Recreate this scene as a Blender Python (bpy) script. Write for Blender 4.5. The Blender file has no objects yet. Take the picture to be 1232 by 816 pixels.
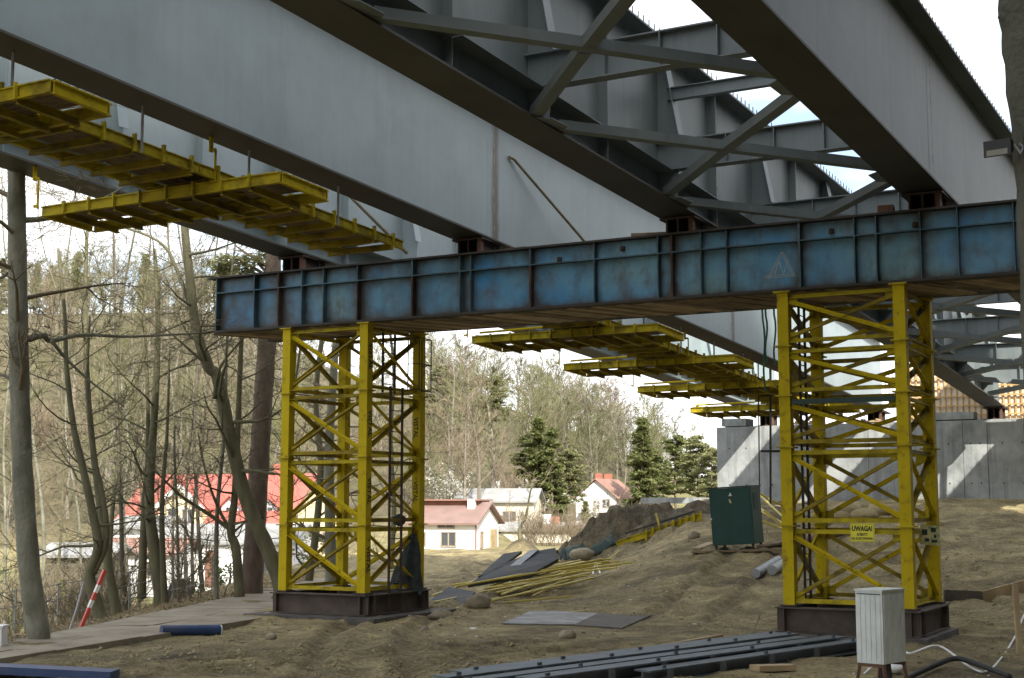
import bpy, bmesh, math, random
import numpy as np
from mathutils import Vector, Matrix, noise

R = math.radians
rng = random.Random(7)
scene = bpy.context.scene
COL = scene.collection

# ------------------------------------------------------------------ camera
PITCH = math.atan(200.0 / 1700.0)
cam_data = bpy.data.cameras.new("camera")
cam_data.sensor_width = 36.0
cam_data.lens = 1700.0 / 1232.0 * 36.0
cam_data.clip_start = 0.1
cam_data.clip_end = 6000.0
camera = bpy.data.objects.new("camera", cam_data)
COL.objects.link(camera)
camera.location = (0, 0, 0)
camera.rotation_euler = (R(90) + PITCH, 0, 0)
scene.camera = camera

# ------------------------------------------------------------------ light
SUN_ELEV, SUN_BACK = 38.0, 15.4          # the sun stands behind the camera, 15 degrees to the right
SKY_STRENGTH, SUN_STRENGTH, EXPOSURE = 0.10, 3.6, 1.34
sun_to = Vector((math.sin(R(SUN_BACK)) * math.cos(R(SUN_ELEV)),
                 -math.cos(R(SUN_BACK)) * math.cos(R(SUN_ELEV)), math.sin(R(SUN_ELEV))))
world = bpy.data.worlds.new("World")
scene.world = world
world.use_nodes = True
wn, wl = world.node_tree.nodes, world.node_tree.links
wn.clear()
w_out = wn.new("ShaderNodeOutputWorld")
w_bg = wn.new("ShaderNodeBackground")
w_bg.inputs["Strength"].default_value = SKY_STRENGTH
w_sky = wn.new("ShaderNodeTexSky")
w_sky.sky_type = 'NISHITA'
w_sky.sun_disc = False
w_sky.sun_elevation = R(SUN_ELEV)
w_sky.sun_rotation = R(180 - SUN_BACK)
w_sky.dust_density = 1.5
w_tc = wn.new("ShaderNodeTexCoord")
w_map = wn.new("ShaderNodeMapping")
w_map.inputs["Scale"].default_value = (1.6, 1.6, 5.0)
w_map.inputs["Location"].default_value = (0.35, 0.1, 0.2)
w_noise = wn.new("ShaderNodeTexNoise")
w_noise.inputs["Scale"].default_value = 2.2
w_noise.inputs["Detail"].default_value = 7.0
w_ramp = wn.new("ShaderNodeValToRGB")
w_ramp.color_ramp.elements[0].position = 0.38
w_ramp.color_ramp.elements[0].color = (0.12, 0.12, 0.12, 1)
w_ramp.color_ramp.elements[1].position = 0.54
w_ramp.color_ramp.elements[1].color = (1, 1, 1, 1)
w_mix = wn.new("ShaderNodeMix")
w_mix.data_type = 'RGBA'
w_mix.inputs["B"].default_value = (8.2, 8.25, 8.4, 1)      # white cloud
wl.new(w_tc.outputs["Generated"], w_map.inputs["Vector"])
wl.new(w_map.outputs["Vector"], w_noise.inputs["Vector"])
wl.new(w_noise.outputs["Fac"], w_ramp.inputs["Fac"])
wl.new(w_ramp.outputs["Color"], w_mix.inputs["Factor"])
wl.new(w_sky.outputs["Color"], w_mix.inputs["A"])
wl.new(w_mix.outputs["Result"], w_bg.inputs["Color"])
wl.new(w_bg.outputs["Background"], w_out.inputs["Surface"])

sun_data = bpy.data.lights.new("sun", 'SUN')
sun_data.energy = SUN_STRENGTH
sun_data.angle = R(0.53)
sun_data.color = (1.0, 0.95, 0.86)
sun = bpy.data.objects.new("sun", sun_data)
COL.objects.link(sun)
sun.rotation_euler = sun_to.to_track_quat('Z', 'Y').to_euler()
sun.location = sun_to * 100

scene.view_settings.view_transform = 'Standard'
scene.view_settings.look = 'None'
scene.view_settings.exposure = EXPOSURE
scene.view_settings.gamma = 1.0
scene.view_settings.use_curve_mapping = False

# ------------------------------------------------------------------ the bridge's own axes
YAW = R(29.9)
E1 = Vector((math.sin(YAW), math.cos(YAW), 0))           # along the girders, away from the camera
LAT = Vector((math.cos(YAW), -math.sin(YAW), 0))         # across them, to the right
GRADE, HB = -0.055, 9.09
def curve(a):                                            # the bridge bends gently left past the trestle
    return -0.0007 * max(0.0, a - 45.0) ** 2
def W(a, l, hh):
    return E1 * a + LAT * (l + curve(a)) + Vector((0, 0, HB + GRADE * a + hh))
CR = math.atan2(-0.47515, 0.87990)                       # heading of the trestle beam and its towers
CX = Vector((0.87990, -0.47515, 0))
CY = Vector((0.47515, 0.87990, 0))
CK = 32.428
def T(x, y, z):                                          # trestle axes: x right along the beam, y away from the camera
    return CX * x + CY * (CK + y) + Vector((0, 0, z))

def ray(u, v):                                           # direction of a sight line, in photo pixels
    x, z = (u - 616.0) / 1700.0, (408.0 - v) / 1700.0
    c, s = math.cos(PITCH), math.sin(PITCH)
    return Vector((x, c - s * z, s + c * z))
def at(u, v, y):
    r = ray(u, v)
    return r * (y / r.y)

# ------------------------------------------------------------------ terrain
def sst(x, a, b):
    t = min(1.0, max(0.0, (x - a) / (b - a)))
    return t * t * (3 - 2 * t)
HQ = [(-9, 34), (-.36, 37), (-.215, 37), (-.12, 26), (-.06, 21), (0, 17), (.053, 13), (.085, 9), (.12, 5), (.2, 3), (9, 3)]
def hill_h(q):
    for (q0, h0), (q1, h1) in zip(HQ, HQ[1:]):
        if q <= q1:
            return h0 + (h1 - h0) * (q - q0) / (q1 - q0)
    return HQ[-1][1]
def gz0(x, y):
    a = E1.x * x + E1.y * y
    l = LAT.x * x + LAT.y * y
    z = -3.1
    lc = -21 - 11.5 * (min(a, 80) - 44) / 30
    z += 3.35 * sst(l, lc - 4.0, lc + 3.0) * min(1.0, max(0.0, (a - 36) / 36))
    # spoil heap at the end of the bank, a small heap behind the sheets
    z += 2.5 * math.exp(-((x - 5.0) / 2.6) ** 2 - ((y - 71) / 3.0) ** 2)
    z += 1.1 * math.exp(-((x - 0.6) / 1.0) ** 2 - ((y - 88) / 1.2) ** 2)
    # garden lower down on the left
    z -= 1.6 * sst(-x, 10.5 - .0 * y, 16) * sst(y, 34, 58)
    z -= .5 * sst(-x, 11.6, 14.5) * sst(y, 20, 34)
    if y > 112 and a < 400:
        q = x / y
        ys = 112 + 66 * sst(q, -.01, .045)
        s = min(1.0, max(0.0, (y - ys) / (252.0 - ys)))
        z += hill_h(q) * (s * .55 + .45 * s * s * (3 - 2 * s)) + 2.5 * sst(y, ys, ys + 40)
    return z
RUTS = [[(-10, 25.5), (-1, 29.5), (4, 35), (7.5, 45), (11, 57)], [(-9.6, 27.4), (-1.6, 31.2), (2.6, 36.2), (5.8, 45.6), (9.4, 57.5)], [(-3.5, 24), (-4.5, 36), (-3.4, 46), (-1.5, 62), (-3, 84)], [(-1.6, 24), (-2.6, 36), (-1.6, 45.6), (.3, 61.5), (-1.2, 84)], [(14, 30), (13, 45), (9, 55), (2, 60), (-8, 62)], [(15.8, 31), (14.6, 46), (10, 56.6), (2, 61.8), (-8, 63.8)]]
def rut(x, y):                                           # distance to the nearest wheel track
    best = 9.0
    for line in RUTS:
        for (x0, y0), (x1, y1) in zip(line, line[1:]):
            if y < min(y0, y1) - 2 or y > max(y0, y1) + 2: continue
            dx, dy = x1 - x0, y1 - y0
            t = min(1.0, max(0.0, ((x - x0) * dx + (y - y0) * dy) / (dx * dx + dy * dy)))
            best = min(best, math.hypot(x - x0 - dx * t, y - y0 - dy * t))
    return best + .22 * noise.noise(Vector((x * .6, y * .6, 4.4)))
def gz(x, y):
    z = gz0(x, y)
    a = E1.x * x + E1.y * y
    near = 1.0 - sst(y, 90, 120)
    if near > 0:
        n1 = noise.fractal(Vector((x * .55, y * .55, 3.1)), 1.0, 2.0, 5)
        n2 = noise.noise(Vector((x * .16, y * .16, 8.7)))
        n3 = noise.fractal(Vector((x * 1.7, y * 1.7, 6.3)), .8, 2.0, 3)
        n4 = noise.turbulence(Vector((x * 1.1, y * 1.1, 9.3)), 4, True)
        z += near * (n1 * .075 + n2 * .16 + n3 * .04 + (n4 - .5) * .05)
        if y < 90:
            rd_ = rut(x, y)
            if rd_ < 1.6: z += near * (-.10 * math.exp(-(rd_ / .2) ** 2) + .07 * math.exp(-((rd_ - .42) / .16) ** 2))
        if a > 38:
            z += near * .16 * sst(a, 38, 46) * noise.fractal(Vector((a * .5, (LAT.x * x + LAT.y * y) * .16, 1.0)), .9, 2.1, 4)
        d = math.hypot((x - 5.5) / 1.3, y - 71)
        if d < 9:
            z += .6 * (1 - d / 9) * noise.fractal(Vector((x * .9, y * .9, 0)), .7, 2.1, 6)
        # rut on the far side of the left tower, kerb of spoil along the slab road
        rd = (y - 53) - (x + 1.2) * 1.5
        if -9 < x < 3:
            z -= .25 * math.exp(-(rd / .9) ** 2)
        pd = math.hypot(x - 2.2, (y - 36.6) * .8)
        if pd < 4: z += (gz0(x, y) - z) * (1 - sst(pd, 2.4, 4.0))
    elif y > 112:
        z += 1.2 * noise.fractal(Vector((x * .03, y * .03, 5.0)), 1.0, 2.0, 4) * sst(y, 112, 150)
    return z
def G(u, v, lift=0.0):                                   # where a sight line meets the ground
    r = ray(u, v)
    t, dt = 12.0, 0.4
    while t < 900:
        p = r * t
        if p.z < gz0(p.x, p.y):
            lo, hi = t - dt, t
            for _ in range(18):
                m = (lo + hi) / 2
                p = r * m
                if p.z < gz(p.x, p.y): hi = m
                else: lo = m
            p = r * hi
            return Vector((p.x, p.y, gz(p.x, p.y) + lift))
        t += dt
    p = r * 300
    return Vector((p.x, p.y, gz(p.x, p.y)))

# ------------------------------------------------------------------ materials
MATS = {}
def mat(name, c1, c2=None, scale=2.0, rough=.7, bump=0.0, bscale=None, metal=0.0, streak=0.0, dirt=None, dirt_amt=.5, dscale=1.0, spec=.4, stretch=(1, 1, 1), detail=6.0, dstretch=(1, 1, 1), dlim=(.45, .68), scuff=None):
    """principled surface: two colours mixed by noise, optional vertical streaks, dirt patches and relief"""
    m = bpy.data.materials.new(name)
    m.use_nodes = True
    n, l = m.node_tree.nodes, m.node_tree.links
    b = n["Principled BSDF"]
    b.inputs["Roughness"].default_value = rough
    b.inputs["Metallic"].default_value = metal
    b.inputs["Specular IOR Level"].default_value = spec
    c2 = c2 or tuple(min(1, x * 1.15) for x in c1)
    g = n.new("ShaderNodeNewGeometry")
    mp = n.new("ShaderNodeMapping")
    mp.inputs["Scale"].default_value = stretch
    l.new(g.outputs["Position"], mp.inputs["Vector"])
    t = n.new("ShaderNodeTexNoise")
    t.inputs["Scale"].default_value = scale
    t.inputs["Detail"].default_value = detail
    l.new(mp.outputs["Vector"], t.inputs["Vector"])
    rp = n.new("ShaderNodeValToRGB")
    rp.color_ramp.elements[0].position, rp.color_ramp.elements[1].position = .3, .7
    rp.color_ramp.elements[0].color = (*c1, 1)
    rp.color_ramp.elements[1].color = (*c2, 1)
    l.new(t.outputs["Fac"], rp.inputs["Fac"])
    out = rp.outputs["Color"]
    def layer(col, amt, sc, st, lo, hi):
        nonlocal out
        mp2 = n.new("ShaderNodeMapping")
        mp2.inputs["Scale"].default_value = st
        mp2.inputs["Location"].default_value = (3.3, 1.7, 9.1)
        l.new(g.outputs["Position"], mp2.inputs["Vector"])
        t2 = n.new("ShaderNodeTexNoise")
        t2.inputs["Scale"].default_value = sc
        t2.inputs["Detail"].default_value = 8.0
        t2.inputs["Roughness"].default_value = .65
        l.new(mp2.outputs["Vector"], t2.inputs["Vector"])
        r2 = n.new("ShaderNodeMapRange")
        r2.inputs["From Min"].default_value, r2.inputs["From Max"].default_value = lo, hi
        r2.inputs["To Max"].default_value = amt
        l.new(t2.outputs["Fac"], r2.inputs["Value"])
        mx = n.new("ShaderNodeMix")
        mx.data_type = 'RGBA'
        mx.inputs["B"].default_value = (*col, 1)
        l.new(r2.outputs["Result"], mx.inputs["Factor"])
        l.new(out, mx.inputs["A"])
        out = mx.outputs["Result"]
    if streak:
        layer(tuple(x * .45 for x in c1), streak, 1.4, (2.2, 2.2, .12), .5, .75)
    if dirt:
        layer(dirt, dirt_amt, dscale, dstretch, *dlim)
    if scuff:
        layer(scuff, .45, 1.1, (2.6, 2.6, .35), .58, .74)
    l.new(out, b.inputs["Base Color"])
    if bump:
        tb = n.new("ShaderNodeTexNoise")
        tb.inputs["Scale"].default_value = bscale or scale * 4
        tb.inputs["Detail"].default_value = 8.0
        l.new(g.outputs["Position"], tb.inputs["Vector"])
        bp = n.new("ShaderNodeBump")
        bp.inputs["Strength"].default_value = min(1, bump)
        bp.inputs["Distance"].default_value = .05
        l.new(tb.outputs["Fac"], bp.inputs["Height"])
        l.new(bp.outputs["Normal"], b.inputs["Normal"])
    MATS[name] = m
    return m

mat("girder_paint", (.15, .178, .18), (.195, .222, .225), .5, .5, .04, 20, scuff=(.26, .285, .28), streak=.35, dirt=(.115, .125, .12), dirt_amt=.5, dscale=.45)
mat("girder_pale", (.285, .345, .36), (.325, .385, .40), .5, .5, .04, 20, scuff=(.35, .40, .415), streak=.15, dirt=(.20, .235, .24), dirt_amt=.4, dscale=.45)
mat("flange_primer", (.065, .062, .052), (.09, .086, .074), .5, .6, .04, 20, dirt=(.045, .04, .032), dirt_amt=.5, dscale=.6)  # bottom flanges: the shade on their undersides is darkened into the colour
mat("weld_dirt", (.20, .19, .15), (.30, .28, .22), 4, .8, .3, streak=.6)
mat("weld_white", (.55, .56, .54), (.3, .3, .26), 5, .7)
mat("trestle_blue", (.035, .205, .41), (.16, .31, .36), .5, .5, .1, 12, streak=.35, dirt=(.09, .07, .05), dirt_amt=.65, dscale=1.7, dstretch=(1.3, 1.3, .8), dlim=(.5, .68))
def worn(name, attr, col, noise_scale, stretch=(1, 1, 1), soft=.55):
    """lay a stain over a material where the mesh carries the attribute"""
    m = MATS[name]
    n, l = m.node_tree.nodes, m.node_tree.links
    b = n["Principled BSDF"]
    src = b.inputs["Base Color"].links[0].from_socket
    g = n.new("ShaderNodeNewGeometry"); mp = n.new("ShaderNodeMapping"); mp.inputs["Scale"].default_value = stretch
    t = n.new("ShaderNodeTexNoise"); t.inputs["Scale"].default_value = noise_scale; t.inputs["Detail"].default_value = 8
    l.new(g.outputs["Position"], mp.inputs["Vector"]); l.new(mp.outputs["Vector"], t.inputs["Vector"])
    a = n.new("ShaderNodeAttribute"); a.attribute_name = attr
    ad = n.new("ShaderNodeMath"); ad.operation = 'ADD'
    l.new(a.outputs["Fac"], ad.inputs[0]); l.new(t.outputs["Fac"], ad.inputs[1])
    r = n.new("ShaderNodeMapRange"); r.inputs["From Min"].default_value = soft + .12; r.inputs["From Max"].default_value = soft + .75
    r.inputs["To Max"].default_value = .95
    l.new(ad.outputs["Value"], r.inputs["Value"])
    mx = n.new("ShaderNodeMix"); mx.data_type = 'RGBA'; mx.inputs["B"].default_value = (*col, 1)
    l.new(r.outputs["Result"], mx.inputs["Factor"]); l.new(src, mx.inputs["A"])
    l.new(mx.outputs["Result"], b.inputs["Base Color"])
worn("trestle_blue", "dirt", (.045, .038, .028), 2.2, soft=.40)
mat("trestle_rib", (.04, .10, .14), (.08, .15, .18), .8, .6, .1, dirt=(.05, .042, .03), dirt_amt=.9, dscale=1.6)
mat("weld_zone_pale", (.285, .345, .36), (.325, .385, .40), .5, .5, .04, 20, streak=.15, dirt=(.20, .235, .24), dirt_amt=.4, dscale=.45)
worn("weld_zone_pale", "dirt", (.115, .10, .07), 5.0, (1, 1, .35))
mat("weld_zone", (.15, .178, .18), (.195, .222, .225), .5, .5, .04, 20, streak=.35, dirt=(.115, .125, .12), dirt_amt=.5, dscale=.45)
worn("weld_zone", "dirt", (.115, .10, .07), 5.0, (1, 1, .35))
mat("rust_dark", (.035, .024, .018), (.09, .055, .04), 3, .8, .3)
mat("base_rust", (.06, .046, .036), (.11, .083, .064), 2, .8, .2, dirt=(.035, .028, .022), dirt_amt=.7, dscale=1.5)
mat("rust_red", (.11, .055, .035), (.17, .09, .06), 4, .85, .3)
mat("soot_steel", (.030, .027, .024), (.055, .048, .042), 2, .75, .2)
mat("yellow_paint", (.46, .345, .006), (.53, .405, .01), .8, .7, .06, 18, spec=.15, dirt=(.13, .075, .025), dirt_amt=.85, dscale=4.5, streak=.3, dlim=(.55, .7))
mat("yellow_old", (.40, .315, .012), (.49, .39, .02), 1.6, .7, .1, spec=.2, dirt=(.09, .065, .02), dirt_amt=.8, dscale=2.2)
mat("yellow_dull", (.24, .18, .014), (.34, .255, .022), 1.6, .7, .1, spec=.2, dirt=(.06, .045, .02), dirt_amt=.85, dscale=1.4)  # dull yellow; the shade on the platform joists is put into this colour
mat("yellow_rod", (.42, .34, .05), (.58, .47, .1), 3, .5)
mat("plank_wood", (.16, .115, .07), (.27, .195, .12), 3, .85, .3, stretch=(1, 1, 1), dirt=(.06, .045, .03), dirt_amt=.7)
mat("plank_pale", (.36, .27, .17), (.50, .38, .25), 3, .85, .3, dirt=(.14, .1, .06), dirt_amt=.6)
mat("rod_brown", (.16, .135, .085), (.25, .21, .14), 5, .7)
mat("pale_wood", (.34, .25, .14), (.46, .35, .2), 2, .8, .2, dirt=(.15, .1, .06), dirt_amt=.5)
mat("formwork_orange", (.45, .27, .10), (.58, .36, .15), 1.5, .7, .1)
mat("formwork_face", (.66, .58, .44), (.74, .66, .53), 1.2, .75, .1)
mat("concrete", (.28, .295, .295), (.38, .395, .385), .8, .85, .2, 6, streak=.95, dirt=(.14, .15, .145), dirt_amt=.75, dscale=.7)
mat("slab_concrete", (.23, .20, .145), (.31, .27, .20), 1.5, .9, .35, 9, dirt=(.14, .115, .08), dirt_amt=.7, dscale=.8)
mat("plinth_dark", (.06, .055, .05), (.11, .10, .09), 3, .85, .3, dirt=(.17, .15, .11), dirt_amt=.5)
mat("container_green", (.008, .05, .04), (.012, .065, .052), 1.2, .5, .05, streak=.35)
mat("container_trim", (.02, .045, .035), None, 2, .6)
mat("cabinet_grey", (.62, .65, .62), (.68, .71, .68), 2, .5, .03, streak=.08, dirt=(.35, .35, .3), dirt_amt=.4, dscale=2)
mat("beam_grey", (.085, .107, .122), (.125, .15, .168), 1.5, .55, .1, dirt=(.07, .065, .05), dirt_amt=.6, dscale=2)
mat("sheet_dark", (.028, .033, .037), (.05, .057, .063), 1.5, .8, .1, dirt=(.12, .1, .07), dirt_amt=.4, dscale=1.5)
mat("sheet_pale", (.18, .20, .21), (.26, .27, .28), 2, .6)
mat("plate_worn", (.09, .085, .072), (.32, .325, .32), 1.5, .6, .25, 12, dirt=(.11, .09, .06), dirt_amt=.95, dscale=.9)
mat("plate_dark", (.06, .055, .043), (.10, .09, .072), 2, .8, .15, dirt=(.14, .11, .075), dirt_amt=.7, dscale=2)
mat("blue_paint", (.018, .045, .125), (.03, .065, .16), 2, .45, .05, dirt=(.1, .08, .06), dirt_amt=.4, dscale=3)
mat("pipe_grey", (.26, .275, .28), (.36, .37, .37), 3, .45)
mat("pipe_brown", (.12, .06, .045), (.17, .09, .065), 3, .7, .1)
mat("stone", (.20, .17, .115), (.33, .28, .2), 5, .9, .5)
mat("white_plastic", (.7, .7, .68), (.8, .8, .78), 3, .5)
mat("black_rubber", (.02, .02, .02), (.035, .035, .035), 3, .6)
mat("green_net", (.018, .036, .03), (.035, .06, .05), 6, .8, .3)
mat("dark_cloth", (.02, .028, .028), (.05, .065, .062), 5, .9, .4)
mat("sign_yellow", (.66, .60, .03), (.72, .66, .05), 4, .5)
mat("sign_paper", (.55, .52, .22), (.66, .62, .35), 12, .6, dirt=(.12, .14, .05), dirt_amt=.9, dscale=9)
mat("ink_black", (.012, .012, .012), (.02, .02, .02), 3, .6)
mat("chalk", (.42, .45, .42), (.5, .53, .5), 8, .9)
mat("lamp_black", (.015, .015, .015), (.025, .025, .025), 3, .5)
mat("lamp_glass", (.17, .16, .11), (.23, .22, .16), 3, .25)
mat("house_white", (.77, .77, .76), (.81, .81, .80), .8, .85, dirt=(.68, .65, .58), dirt_amt=.4, dscale=.6)
mat("house_yellow", (.74, .64, .38), (.79, .70, .45), .8, .85)
mat("house_cream", (.66, .62, .48), (.72, .68, .55), .8, .85)
mat("roof_red", (.34, .095, .072), (.41, .125, .095), 1.5, .7, .1, streak=.2)
mat("roof_pink", (.175, .118, .10), (.23, .155, .135), .9, .75, .1, dirt=(.28, .15, .12), dirt_amt=.5)
mat("roof_grey", (.22, .22, .21), (.30, .30, .29), 1.2, .8, .1)
mat("roof_brown", (.24, .13, .10), (.30, .17, .13), 1.2, .8)
mat("brick_red", (.34, .12, .08), (.42, .16, .11), 4, .85, .2)
mat("window_frame", (.30, .24, .19), (.36, .30, .24), 3, .6)
mat("window_glass", (.05, .055, .06), (.10, .105, .11), .6, .12, spec=.6)
mat("door_brown", (.17, .07, .045), (.22, .10, .065), 3, .6)
mat("bark_grey", (.17, .166, .122), (.27, .262, .2), 3.5, .9, .6, 14, stretch=(1, 1, .4), dirt=(.06, .065, .035), dirt_amt=.6, dscale=1.2)
mat("bark_dark", (.085, .075, .052), (.15, .13, .095), 3.5, .9, .6, 14, stretch=(1, 1, .3))
mat("bark_olive", (.088, .082, .045), (.155, .143, .08), 3.5, .9, .5, 14, stretch=(1, 1, .4))
mat("bark_trunk", (.068, .07, .052), (.125, .125, .1), 3.5, .9, .7, 12, stretch=(1, 1, .3))
mat("bark_pine", (.115, .085, .062), (.21, .16, .125), 5, .95, .8, 16, stretch=(1, 1, .35))
mat("twig", (.15, .125, .08), (.23, .19, .125), 1.5, .9)
mat("twig_far", (.12, .108, .068), (.185, .165, .108), .06, .9)
mat("twig_olive", (.10, .104, .046), (.155, .155, .072), .06, .9)
mat("twig_rust", (.155, .12, .08), (.21, .165, .11), .2, .9)
mat("trunk_far", (.15, .13, .105), (.24, .21, .17), .3, .9)
mat("needle", (.135, .155, .05), (.23, .25, .095), .9, .85)
mat("needle_olive", (.22, .235, .10), (.33, .33, .17), .9, .85)
mat("thuja", (.10, .13, .03), (.17, .19, .05), 2, .85)
mat("leaf_shrub", (.07, .11, .03), (.13, .17, .05), 3, .85)
mat("blossom", (.72, .70, .62), (.82, .80, .74), 3, .85)
mat("red_paint", (.50, .06, .04), (.58, .09, .06), 3, .5)
mat("white_paint", (.70, .69, .64), (.78, .77, .72), 3, .5)
mat("wire", (.25, .26, .26), (.33, .34, .34), 3, .5)
mat("straw", (.30, .24, .12), (.40, .33, .18), 5, .9)
mat("hose_green", (.01, .07, .04), (.02, .09, .055), 4, .5)

def leafy(*names):                                       # thin leaves and needles let some light through
    for nm in names:
        n, l = MATS[nm].node_tree.nodes, MATS[nm].node_tree.links
        b, o = n["Principled BSDF"], n["Material Output"]
        t = n.new("ShaderNodeBsdfTranslucent"); m = n.new("ShaderNodeMixShader"); m.inputs[0].default_value = .4
        l.new(b.inputs["Base Color"].links[0].from_socket, t.inputs["Color"])
        l.new(b.outputs[0], m.inputs[1]); l.new(t.outputs[0], m.inputs[2]); l.new(m.outputs[0], o.inputs["Surface"])
leafy("needle", "needle_olive", "thuja", "leaf_shrub", "blossom")

# ------------------------------------------------------------------ mesh builder
class MB:
    def __init__(self):
        self.v, self.f, self.m = [], [], []
        self.cur = 0
    def add(self, vs, fs):
        o = len(self.v)
        self.v += [tuple(x) for x in vs]
        self.f += [tuple(i + o for i in q) for q in fs]
        self.m += [self.cur] * len(fs)
        return self
    def hexa(self, p):          # eight corners: bottom ring then top ring
        return self.add(p, [(0, 3, 2, 1), (4, 5, 6, 7), (0, 1, 5, 4), (1, 2, 6, 5), (2, 3, 7, 6), (3, 0, 4, 7)])
    def box(self, c, s, rz=0.0):
        c = Vector(c)
        ca, sa = math.cos(rz), math.sin(rz)
        hx, hy, hz = s[0] / 2, s[1] / 2, s[2] / 2
        p = []
        for z in (-hz, hz):
            for x, y in ((-hx, -hy), (hx, -hy), (hx, hy), (-hx, hy)):
                p.append(c + Vector((x * ca - y * sa, x * sa + y * ca, z)))
        return self.hexa(p)
    def bar(self, p, q, w, h, up=(0, 0, 1)):       # box from p to q, w across, h along up
        p, q, up = Vector(p), Vector(q), Vector(up)
        d = (q - p).normalized()
        x = d.cross(up)
        if x.length < 1e-4: x = d.cross(Vector((1, 0, 0)))
        x.normalize()
        u = x.cross(d)
        x, u = x * (w / 2), u * (h / 2)
        return self.hexa([p - x - u, p + x - u, q + x - u, q - x - u, p - x + u, p + x + u, q + x + u, q - x + u])
    def ibeam(self, p, q, w, h, tf=.03, tw=.02, up=(0, 0, 1)):
        p, q, up = Vector(p), Vector(q), Vector(up)
        d = (q - p).normalized()
        x = d.cross(up).normalized()
        u = x.cross(d)
        self.bar(p + u * (h / 2 - tf / 2), q + u * (h / 2 - tf / 2), w, tf, u)
        self.bar(p - u * (h / 2 - tf / 2), q - u * (h / 2 - tf / 2), w, tf, u)
        return self.bar(p, q, tw, h - 2 * tf, u)
    def angle(self, p, q, w, t, up=(0, 0, 1), flip=1):   # L section
        p, q, up = Vector(p), Vector(q), Vector(up)
        d = (q - p).normalized()
        x = d.cross(up).normalized() * flip
        u = x.cross(d) * flip
        self.bar(p, q, t, w, u)
        o = x * (w / 2 + t / 2 - .001) - u * (w / 2 - t / 2)
        return self.bar(p + o, q + o, w, t, u)
    def tube(self, pts, rad, n=6, cap=True):
        pts = [Vector(p) for p in pts]
        rad = rad if isinstance(rad, (list, tuple)) else [rad] * len(pts)
        o = len(self.v)
        ref = Vector((.31, .17, .93))
        for i, p in enumerate(pts):
            d = (pts[min(i + 1, len(pts) - 1)] - pts[max(i - 1, 0)])
            d = d.normalized() if d.length > 1e-9 else Vector((0, 0, 1))
            x = d.cross(ref if abs(d.dot(ref)) < .95 else Vector((1, 0, 0))).normalized()
            y = d.cross(x)
            for k in range(n):
                t = 2 * math.pi * k / n
                self.v.append(tuple(p + (x * math.cos(t) + y * math.sin(t)) * rad[i]))
        for i in range(len(pts) - 1):
            for k in range(n):
                a, b = o + i * n + k, o + i * n + (k + 1) % n
                self.f.append((a, b, b + n, a + n)); self.m.append(self.cur)
        if cap:
            self.f.append(tuple(o + k for k in range(n))[::-1]); self.m.append(self.cur)
            e = o + (len(pts) - 1) * n
            self.f.append(tuple(e + k for k in range(n))); self.m.append(self.cur)
        return self
    def prism(self, poly, ext):                    # polygon pushed along ext
        poly = [Vector(p) for p in poly]
        ext = Vector(ext)
        n = len(poly)
        fs = [tuple(range(n))[::-1], tuple(range(n, 2 * n))]
        fs += [(i, (i + 1) % n, n + (i + 1) % n, n + i) for i in range(n)]
        return self.add(poly + [p + ext for p in poly], fs)
    def mesh(self, name, mats, off=None, smooth=False):
        me = bpy.data.meshes.new(name)
        v = self.v if off is None else [(a - off[0], b - off[1], c - off[2]) for a, b, c in self.v]
        me.from_pydata(v, [], self.f)
        if not isinstance(mats, (list, tuple)): mats = [mats]
        for m in mats: me.materials.append(MATS[m])
        if len(mats) > 1: me.polygons.foreach_set("material_index", self.m)
        if smooth: me.polygons.foreach_set("use_smooth", [True] * len(me.polygons))
        bm = bmesh.new(); bm.from_mesh(me)
        bmesh.ops.recalc_face_normals(bm, faces=bm.faces)
        bm.to_mesh(me); bm.free()
        me.update()
        return me
    def build(self, name, mats, parent=None, smooth=False, local=False):
        off = None
        if parent is not None and not local:
            off = world_loc(parent)
        o = bpy.data.objects.new(name, self.mesh(name, mats, off, smooth))
        COL.objects.link(o)
        if parent is not None: o.parent = parent
        return o
def world_loc(o):
    p = Vector((0, 0, 0))
    while o is not None:
        p = p + Vector(o.location)
        o = o.parent
    return p
def tag(o, label=None, cat=None, group=None, kind=None):
    if label: o["label"] = label
    if cat: o["category"] = cat
    if group: o["group"] = group
    if kind: o["kind"] = kind
    return o
def thing(name, loc, label, cat, group=None, rz=0.0):
    o = bpy.data.objects.new(name, None)
    o.empty_display_size = .3
    o.location = loc
    o.rotation_euler = (0, 0, rz)
    COL.objects.link(o)
    return tag(o, label, cat, group)
def dup(o, parent=None):
    c = o.copy()
    COL.objects.link(c)
    if parent is not None: c.parent = parent
    for ch in [x for x in COL.objects if x.parent == o]:
        dup(ch, c)
    return c
def solo(mb, name, mats, label, cat, group=None, smooth=False):   # a thing that is one mesh, origin at its base
    vs = np.array(mb.v)
    off = Vector((float(vs[:, 0].mean()), float(vs[:, 1].mean()), float(vs[:, 2].min())))
    o = bpy.data.objects.new(name, mb.mesh(name, mats, off, smooth))
    o.location = off
    COL.objects.link(o)
    return tag(o, label, cat, group)
def share(o, mesh_obj_name, parent, loc, rz=0.0):                 # another piece with the same mesh
    c = bpy.data.objects.new(mesh_obj_name, o.data)
    COL.objects.link(c)
    c.parent = parent
    c.location = loc
    c.rotation_euler = (0, 0, rz)
    return c
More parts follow.
